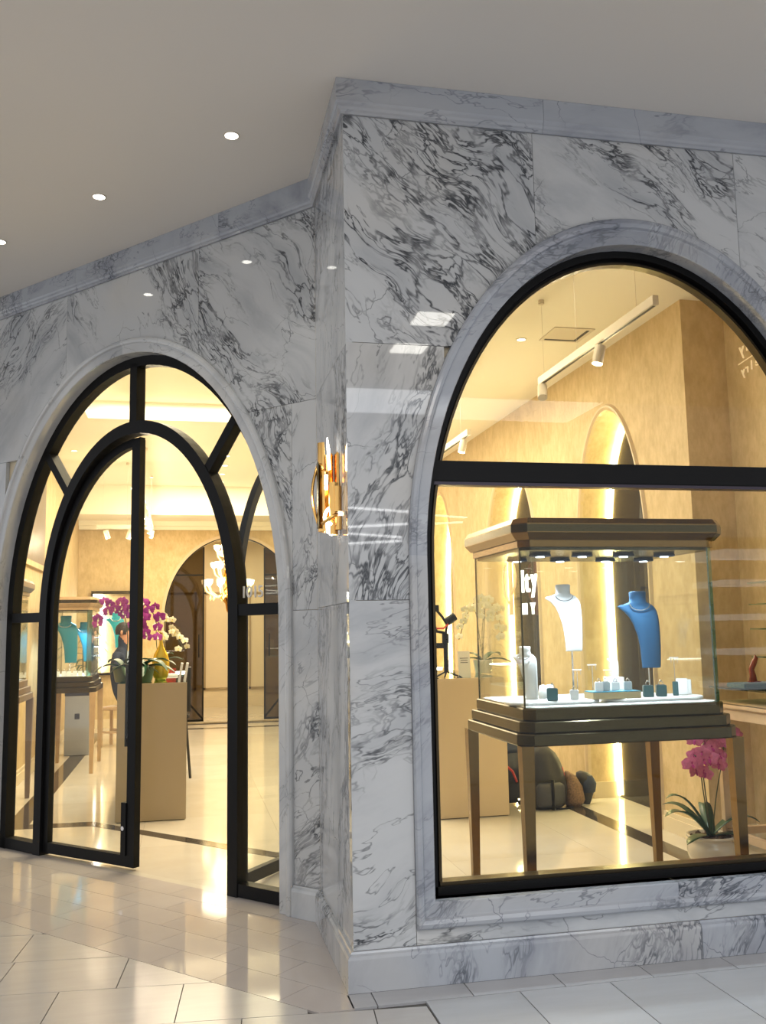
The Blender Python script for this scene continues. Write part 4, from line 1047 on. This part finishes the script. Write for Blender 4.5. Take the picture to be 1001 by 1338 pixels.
# glass shelf unit with the reddish goods behind the table, fixed to the side wall
sh = thing('wall_shelf_unit', 'tiered glass wall shelves with dark metal uprights at the right edge of the window', 'shelves', (3.0, 1.15, 0))
for y in (-.30, .10): obj('upright', box(B(), .09, .115, y-.012, y+.012, 1.12, 1.75), M_GREYF, sh)
for z in (1.28, 1.46, 1.62, 1.76): obj('glass_shelf', box(B(), -.08, .13, -.42, .30, z, z+.008), G_EDGE, sh)
# mirror-written letters on the side wall, put in for a reflected sign
def sign(root_name, label, loc, rz, parts, cat='sign', tilt=0):
    t = thing(root_name, label, cat, loc, rz); return t
s1 = thing('reflected_lettering', 'pale gold mirrored letters put in for a reflected sign, high on the side wall at the right of the window', 'lettering', (3.134, 1.56, 3.36))
for txt, dy, dz, sz in (('y', .085, .025, .13), ('l', .02, .035, .13), ('y', .085, -.125, .095), ('r', .035, -.118, .095), ('l', -.02, -.11, .095), ('e', -.085, -.10, .095)):
    text_mesh('letter', txt, sz, M_LETG, s1, (-.004, dy, dz), (PI/2, 0, -PI/2), .004, True)
obj('rule', tube(B(), [(-.006, .13, -.035), (-.006, -.11, -.01)], .0045, 6), M_LETG, s1)
s2 = thing('sign_reflection', 'glowing copper and white letters put in for a reflection in the dark mirror of the middle niche', 'sign reflection', (2.93, 5.85, 1.9))  # glowing strokes and letters added to imitate a mirror reflection
obj('reflected_stroke', tube(B(), [(0, .30, .33), (0, .38, .28), (0, .41, .12), (0, .36, -.04), (0, .24, -.12), (0, .16, -.06)], .012, 6), M_REFLO, s2, True)
obj('reflected_stroke', tube(B(), [(0, .16, .36), (0, .17, .20), (0, .16, .02), (0, .17, -.26)], .022, 6), M_REFLO, s2, True)
obj('reflected_stroke', tube(B(), [(0, .05, .30), (0, .0, .18), (0, .04, .06), (0, .14, -.02)], .014, 6), M_REFLO, s2, True)
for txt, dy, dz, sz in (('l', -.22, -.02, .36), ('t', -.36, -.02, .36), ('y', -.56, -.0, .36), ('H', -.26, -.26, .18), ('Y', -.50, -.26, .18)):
    text_mesh('letter', txt, sz, M_REFLW, s2, (-.0, dy, dz), (PI/2, 0, -PI/2), .012)

# ------------------------------------------------------------------ suspended tracks
def track(label, x, y0, y1, z, heads, wires, axis='y', lamp=7):
    t = thing('track_light', label, 'track light', (x, y0, z), 0 if axis == 'y' else -PI/2)
    L = y1-y0
    obj('rail', box(B(), -.018, .018, 0, L, 0, .055, .002), M_TRACK, t)
    obj('rail_slot', box(B(), -.008, .008, .02, L-.02, -.0015, -.0002), M_FABB, t)
    for w in wires:
        obj('wire', cyl(B(), 0, w, .055, HI-z-.0, .0014, 6), M_TRACK, t)
        obj('wire_canopy', cyl(B(), 0, w, HI-z-.03, HI-z, .022, 12), M_TRACK, t)
    for (yy, tilt, on) in heads:
        h = obj('lamp_head', cyl(B(), 0, 0, -.115, -.0, .034, 18), M_TRACK, t, False, (0.0, yy, -.02), (tilt, .25, 0))
        obj('lens', cyl(B(), 0, 0, -.1175, -.1155, .030, 14), M_EMW if on else M_TRACK, h)
        if on and lamp:
            l = light('POINT', 'track_lamp', (.0, yy, -.19), lamp, WARM, .03); l.parent = t
        obj('lamp_stem', cyl(B(), 0, yy, -.035, .0, .007, 8), M_TRACK, t)
    return t
track('white suspended track with two spot heads seen through the top of the window', 1.80, .42, 2.12, 3.24, [(.70, 0, True), (1.66, -.5, False)], [.22, 1.05, 1.62])
track('white suspended track farther back by the left edge of the window', 1.80, 3.85, 6.8, 3.24, [(.16, 0, True), (2.4, 0, True)], [.25, 1.6])
track('long white track of spot heads seen beside the doorway mullion', -1.20, 5.6, 11.0, 3.12, [(.2+.62*i, .3*((i % 3)-1), True) for i in range(9)], [.3, 2.3, 4.5])
track('short white track with spot heads hanging before the rear wall', -1.88, 9.0, 9.55, 2.93, [(.12, .3, True), (.45, -.3, True)], [.08, .40], 'x')
for i in range(8):
    downlight(-.17+.01*(i % 2), 6.9+.72*i if i < 6 else 6.9+.72*i, HI, 'small downlight, %s from the doors in the ceiling row towards the rear arch' % ('first', 'second', 'third', 'fourth', 'fifth', 'sixth')[i], M_EMW, .04, 0, 'downlights towards the rear arch') if 6.9+.72*i < 11 else None
for (x, y, l) in ((1.50, 2.46, 'small shop downlight left of the square ceiling vent, nearer the street'), (1.98, 2.93, 'small shop downlight left of the square ceiling vent, farther in'), (-2.1, 6.7, 'small shop downlight near the left side wall, first of two'), (-2.1, 8.2, 'small shop downlight near the left side wall, second of two')):
    downlight(x, y, HI, l, M_EMW, .035, 10, None, WARM)
v = thing('ceiling_vent', 'square white ceiling vent with a dark slot in the shop ceiling', 'vent', (2.30, 2.75, HI))
obj('frame', box(B(), -.17, .17, -.17, .17, -.008, 0), M_TRACK, v)
for (a, c_, d_, e) in ((-.14, .14, .11, .135), (.11, .135, -.14, .11)): obj('slot', box(B(), a, c_, d_, e, -.011, -.0085), M_GREYF, v)
v = thing('linear_diffuser', 'narrow dark linear air slot in the ceiling above the side wall', 'vent', (2.86, 1.35, HI))
obj('slot', box(B(), -.03, .03, -.4, .38, -.004, 0), M_GREYF, v)

# ------------------------------------------------------------------ chandelier in the hall behind the arch
ch = thing('chandelier', 'glowing gold glass chandelier hanging beyond the rear arch', 'chandelier', (.08, 13.3, 2.25))
obj('stem', cyl(B(), 0, 0, .05, 1.13, .012, 8), M_GOLD, ch)
obj('bowl', lathe(B(), [(.01, -.38), (.03, -.34), (.05, -.22), (.16, -.08), (.10, .0), (.05, .1), (.09, .3), (.04, .5), (.03, .6)], 16), M_GOLD, ch, True)
obj('crown', lathe(B(), [(.03, .62), (.16, .66), (.20, .74), (.05, .78), (.02, .9)], 16), M_CHAN, ch, True)
for tier, (n, R, z) in enumerate(((10, .42, .10), (7, .26, .42), (5, .2, .74))):
    for k in range(n):
        a = 2*PI*k/n+tier*.3; c_, s_ = math.cos(a), math.sin(a)
        arm = obj('arm', tube(B(), [(0, 0, z-.1), (c_*R*.5, s_*R*.5, z-.2), (c_*R*.9, s_*R*.9, z-.1), (c_*R, s_*R, z)], .014, 6), M_CHAN, ch, True)
        obj('glass_cup', lathe(B(), [(.01, z), (.055, z+.05), (.065, z+.11), (.05, z+.12), (.001, z+.10)], 10, (c_*R, s_*R)), M_CUP, arm, True)
        obj('drop', lathe(B(), [(.001, z-.26), (.02, z-.22), (.001, z-.15)], 6, (c_*R*.75, s_*R*.75)), M_CHAN, arm, True)
light('POINT', 'chandelier_lamp', (.08, 13.0, 2.6), 14, (1, .75, .4), .25)

# ------------------------------------------------------------------ left side: cases, planter, lit shelves, seated person
glass_case('display_case', 'brown display case against the left shop wall, at the far left of the doors', -2.33+.0, 5.0, .34, .75, 1.10, 2.02, mats=(M_TAUPE, M_TAUPE)).rotation_euler = (0, 0, 0)
cb = glass_case('display_case', 'oak legged glass case with blue busts behind the left door leaf', -1.93, 7.35, .42, .95, 1.05, 1.93, mats=(M_WOODM, M_OLIVE))
light('SPOT', 'case_lamp', (-1.93, 7.2, 1.75), 45, (.6, .82, 1), .03, spot=120)
light('SPOT', 'case_lamp', (-2.3, 5.0, 1.8), 25, (.85, .93, 1), .03, spot=120)
bust('jewellery_bust', 'teal blue bust in the oak legged case, nearer one', -2.02, 7.08, 1.056, M_TEAL, 1.15, 0)
bust('jewellery_bust', 'teal blue bust in the oak legged case, farther one', -1.86, 7.5, 1.056, M_TEAL, 1.0, 0)
bust('jewellery_bust', 'small white bust in the brown case at the far left', -2.30, 4.9, 1.106, M_WHITE, .8, -.4)
for i in range(6): ring_box(-2.08+.06*i, 6.98+.05*(i % 2), 1.056, M_WHITE, 'white ring box, %s from the left on the bed of the oak legged case' % ('first', 'second', 'third', 'fourth', 'fifth', 'sixth')[i], 1.0, 0, M_SILVER, 'ring boxes in the oak legged case')
st = thing('storage_box', 'pale grey paper carrier box standing on the shop floor under the oak legged case', 'box', (-2.02, 8.6, 0))
obj('box_body', box(B(), -.15, .15, -.12, .12, .0, .78, .006), M_GREYW, st); obj('box_lid', box(B(), -.155, .155, -.125, .125, .74, .80, .004), M_INK, st)
obj('print_mark', box(B(), -.03, .03, -.122, -.1205, .45, .52), M_INK, st)
pl = thing('potted_palm', 'tall dark planter with slender palm leaves beyond the oak legged case', 'plant', (-2.08, 9.9, 0))
obj('pot', lathe(B(), [(.09, 0), (.13, .02), (.15, .35), (.14, .48), (.125, .48), (.12, .44)], 20), M_FABB, pl, True)
rnd = random.Random(3)
for k in range(4):
    a = rnd.uniform(0, 6); x_, y_ = .05*math.cos(a), .05*math.sin(a); hh = 1.25+.15*k
    obj('cane', tube(B(), [(x_, y_, .45), (x_*1.6, y_*1.6, hh)], .008, 6), M_STEM, pl)
    for j in range(9):
        z = .75+(hh-.75)*j/8; aa = rnd.uniform(0, 2*PI)
        obj('leaf', leafm(B(), (x_*1.4, y_*1.4, z), (math.cos(aa), math.sin(aa)), rnd.uniform(.18, .32), .03, .05, .14, 5), M_LEAF, pl, True)
ns = thing('lit_wall_cabinet', 'lit wall cabinet with glass shelves beside the seated person', 'cabinet', (-1.84, 11.9, 0))
obj('cabinet_frame', box(box(box(box(B(), -.36, .36, -.0, .09, 2.17, 2.22), -.36, .36, 0, .09, .85, .89), -.36, -.33, 0, .09, .89, 2.17), .33, .36, 0, .09, .89, 2.17), M_OLIVE, ns)
obj('back_panel', box(B(), -.33, .33, .07, .09, .89, 2.17), M_WALL, ns)
obj('lit_head', box(B(), -.325, -.19, -.01, .06, 2.05, 2.165), M_EM, ns)
obj('light_strip', box(B(), -.172, -.150, -.01, .06, .90, 2.1), M_EM, ns)
for z in (1.92-.0, 1.80, 1.45, 1.30, 1.16): obj('shelf', box(B(), -.325, -.18, -.0, .06, z, z+.022), M_EMC, ns)
bust('jewellery_bust', 'turquoise bust in the lit wall cabinet at the back of the shop', -1.80, 11.86, 1.29, plain('turquoise_velvet', (.01, .34, .46), .5), 1.25, 0, M_SILVER, False, .006).scale = (1, .7, 1)

# seated person
pr = thing('person', 'person seated on a tall stool in a navy suit and pale blue shirt', 'person', (-1.58, 9.4, 0), -.35)
def skin_mesh(name, V, Ed, Rd, mat, parent, sub=2):
    me = bpy.data.meshes.new(name); me.from_pydata(V, Ed, []); me.materials.append(mat)
    o = bpy.data.objects.new(name, me); C.objects.link(o); o.parent = parent
    m = o.modifiers.new('s', 'SKIN'); m.use_smooth_shade = True
    for i, r in enumerate(Rd): me.skin_vertices[0].data[i].radius = (r, r) if not isinstance(r, tuple) else r
    me.skin_vertices[0].data[0].use_root = True
    s = o.modifiers.new('u', 'SUBSURF'); s.levels = sub; s.render_levels = sub; return o
# local: facing +x (towards the counter); y lateral
V = [(0, 0, .66), (0, 0, .85), (.02, 0, 1.08), (.03, 0, 1.24), (.05, 0, 1.32), (.06, 0, 1.42), (.06, 0, 1.53)]
R_ = [(.15, .13), (.13, .11), (.15, .12), (.12, .09), .055, (.075, .085), (.06, .075)]
Ed = [(0, 1), (1, 2), (2, 3), (3, 4), (4, 5), (5, 6)]
def add(V, Ed, R_, parent, pts):
    for p, r in pts: V.append(p); Ed.append((parent, len(V)-1)); R_.append(r); parent = len(V)-1
    return parent
for s in (-1, 1):
    add(V, Ed, R_, 3, [((.03, s*.18, 1.22), .058), ((.06, s*.23, 1.02), .047), ((.12, s*.24, .90), .040), ((.26, s*.17, .84), .030), ((.33, s*.13, .84), .028)])
    add(V, Ed, R_, 0, [((.10, s*.09, .62), .085), ((.38, s*.11, .60), .070), ((.42, s*.11, .35), .050), ((.40, s*.11, .14), .036), ((.42, s*.11, .09), .035), ((.52, s*.12, .07), .026)])
body = skin_mesh('body', V, Ed, R_, M_NAVY, pr)
skin_mesh('head', [(.07, 0, 1.34), (.075, 0, 1.44), (.08, 0, 1.54), (.07, 0, 1.60)], [(0, 1), (1, 2), (2, 3)], [.055, (.068, .078), (.078, .088), (.05, .06)], M_SKIN, pr)
obj('hair', blob(B(), [(.05, 0, .095, .088, 1.50), (.045, 0, .102, .092, 1.56), (.055, 0, .095, .085, 1.62), (.06, 0, .06, .055, 1.66), (.06, 0, .01, .01, 1.675)], 16), M_HAIR, pr, True)
obj('shirt_front', prism(B(), [(.138, -.05), (.138, .05), (.168, .02), (.168, -.02)], 1.05, 1.28), M_SHIRT, pr)
obj('face_nose', lathe(B(), [(.012, 1.49), (.010, 1.51), (.003, 1.545)], 8, (.165, 0)), M_SKIN, pr, True)
for s in (-1, 1):
    obj('eye', lathe(B(), [(.001, 1.548), (.008, 1.553), (.001, 1.560)], 8, (.152, s*.032)), M_HAIR, pr)
    obj('ear', blob(B(), [(.07, s*.085, .012, .008, 1.50), (.07, s*.09, .018, .010, 1.53), (.07, s*.086, .012, .008, 1.56)], 8), M_SKIN, pr, True)
    HV = [(.33, s*.13, .84), (.37, s*.12, .845), (.41, s*.115, .85)]; HE = [(0, 1), (1, 2)]; HR = [.026, (.036, .018), (.034, .016)]
    for k in range(4): add(HV, HE, HR, 2, [((.44, s*.115+(k-1.5)*.018, .848), .0095), ((.47-.004*abs(k-1), s*.115+(k-1.5)*.020, .838), .0085), ((.487-.006*abs(k-1), s*.115+(k-1.5)*.020, .822), .0075)])
    add(HV, HE, HR, 1, [((.385, s*.085, .85), .011), ((.41, s*.065, .84), .009)])
    skin_mesh('hand', HV, HE, HR, M_SKIN, pr, 1)
    obj('shoe', box(B(), .36, .56, s*.12-.042, s*.12+.042, .035, .10, .025), M_FABB, pr, True)
sl = thing('wooden_stool', 'tall beech stool carrying the seated person', 'stool', (-1.58, 9.4, 0), -.35)
obj('seat', box(B(), -.19, .19, -.19, .19, .485, .53, .01), M_WOOD, sl)
for sx in (-1, 1):
    for sy in (-1, 1): obj('leg', box(B(), sx*.165-.018, sx*.165+.018, sy*.165-.018, sy*.165+.018, 0, .485), M_WOOD, sl)
    obj('rung', box(B(), -.165, .165, sx*.165-.01, sx*.165+.01, .18, .21), M_WOOD, sl)

# ------------------------------------------------------------------ the mall behind the camera (seen only as reflections)
for i, (xa, za, xb, zb_) in enumerate(((2.45, 3.93, 5.0, 3.78), (2.45, 3.54, 4.9, 3.68), (2.45, 3.415, 3.55, 3.34), (2.45, 3.21, 3.55, 3.265))):
    t = tag(obj('tube_lamp', tube(B(), [(xa, -14, za), (xb, -14, zb_)], .022, 8), M_TUBE), 'slim linear lamp across the mall, number %s from the top, reflected in the polished marble' % ('one', 'two', 'three', 'four')[i], 'tube lamp')
# shop front opposite with lit shelves
os_ = thing('opposite_shop_shelves', 'brightly lit shelves of the shop opposite, reflected in the window glass', 'shelves', (9.0, -8.0, 0))
obj('back_board', box(B(), -2.0, 2.0, -.35, -.30, .3, 2.8), M_SHELF, os_)
for z in (.55, 1.05, 1.55, 2.05, 2.45): obj('lit_shelf', box(B(), -2.0, 2.0, -.3, .1, z, z+.09 if z < 2.4 else z+.14), M_EMS, os_)
tag(obj('mall_panel_light', box(B(), 1.15, 1.45, -3.35, -3.05, 4.066, 4.0795), M_EM), 'square panel light in the mall soffit, nearer one, reflected above the window arch', 'panel light')
tag(obj('mall_panel_light', box(B(), 1.15, 1.45, -4.15, -3.9, 4.066, 4.0795), M_EM), 'square panel light in the mall soffit, farther one, reflected above the window arch', 'panel light')
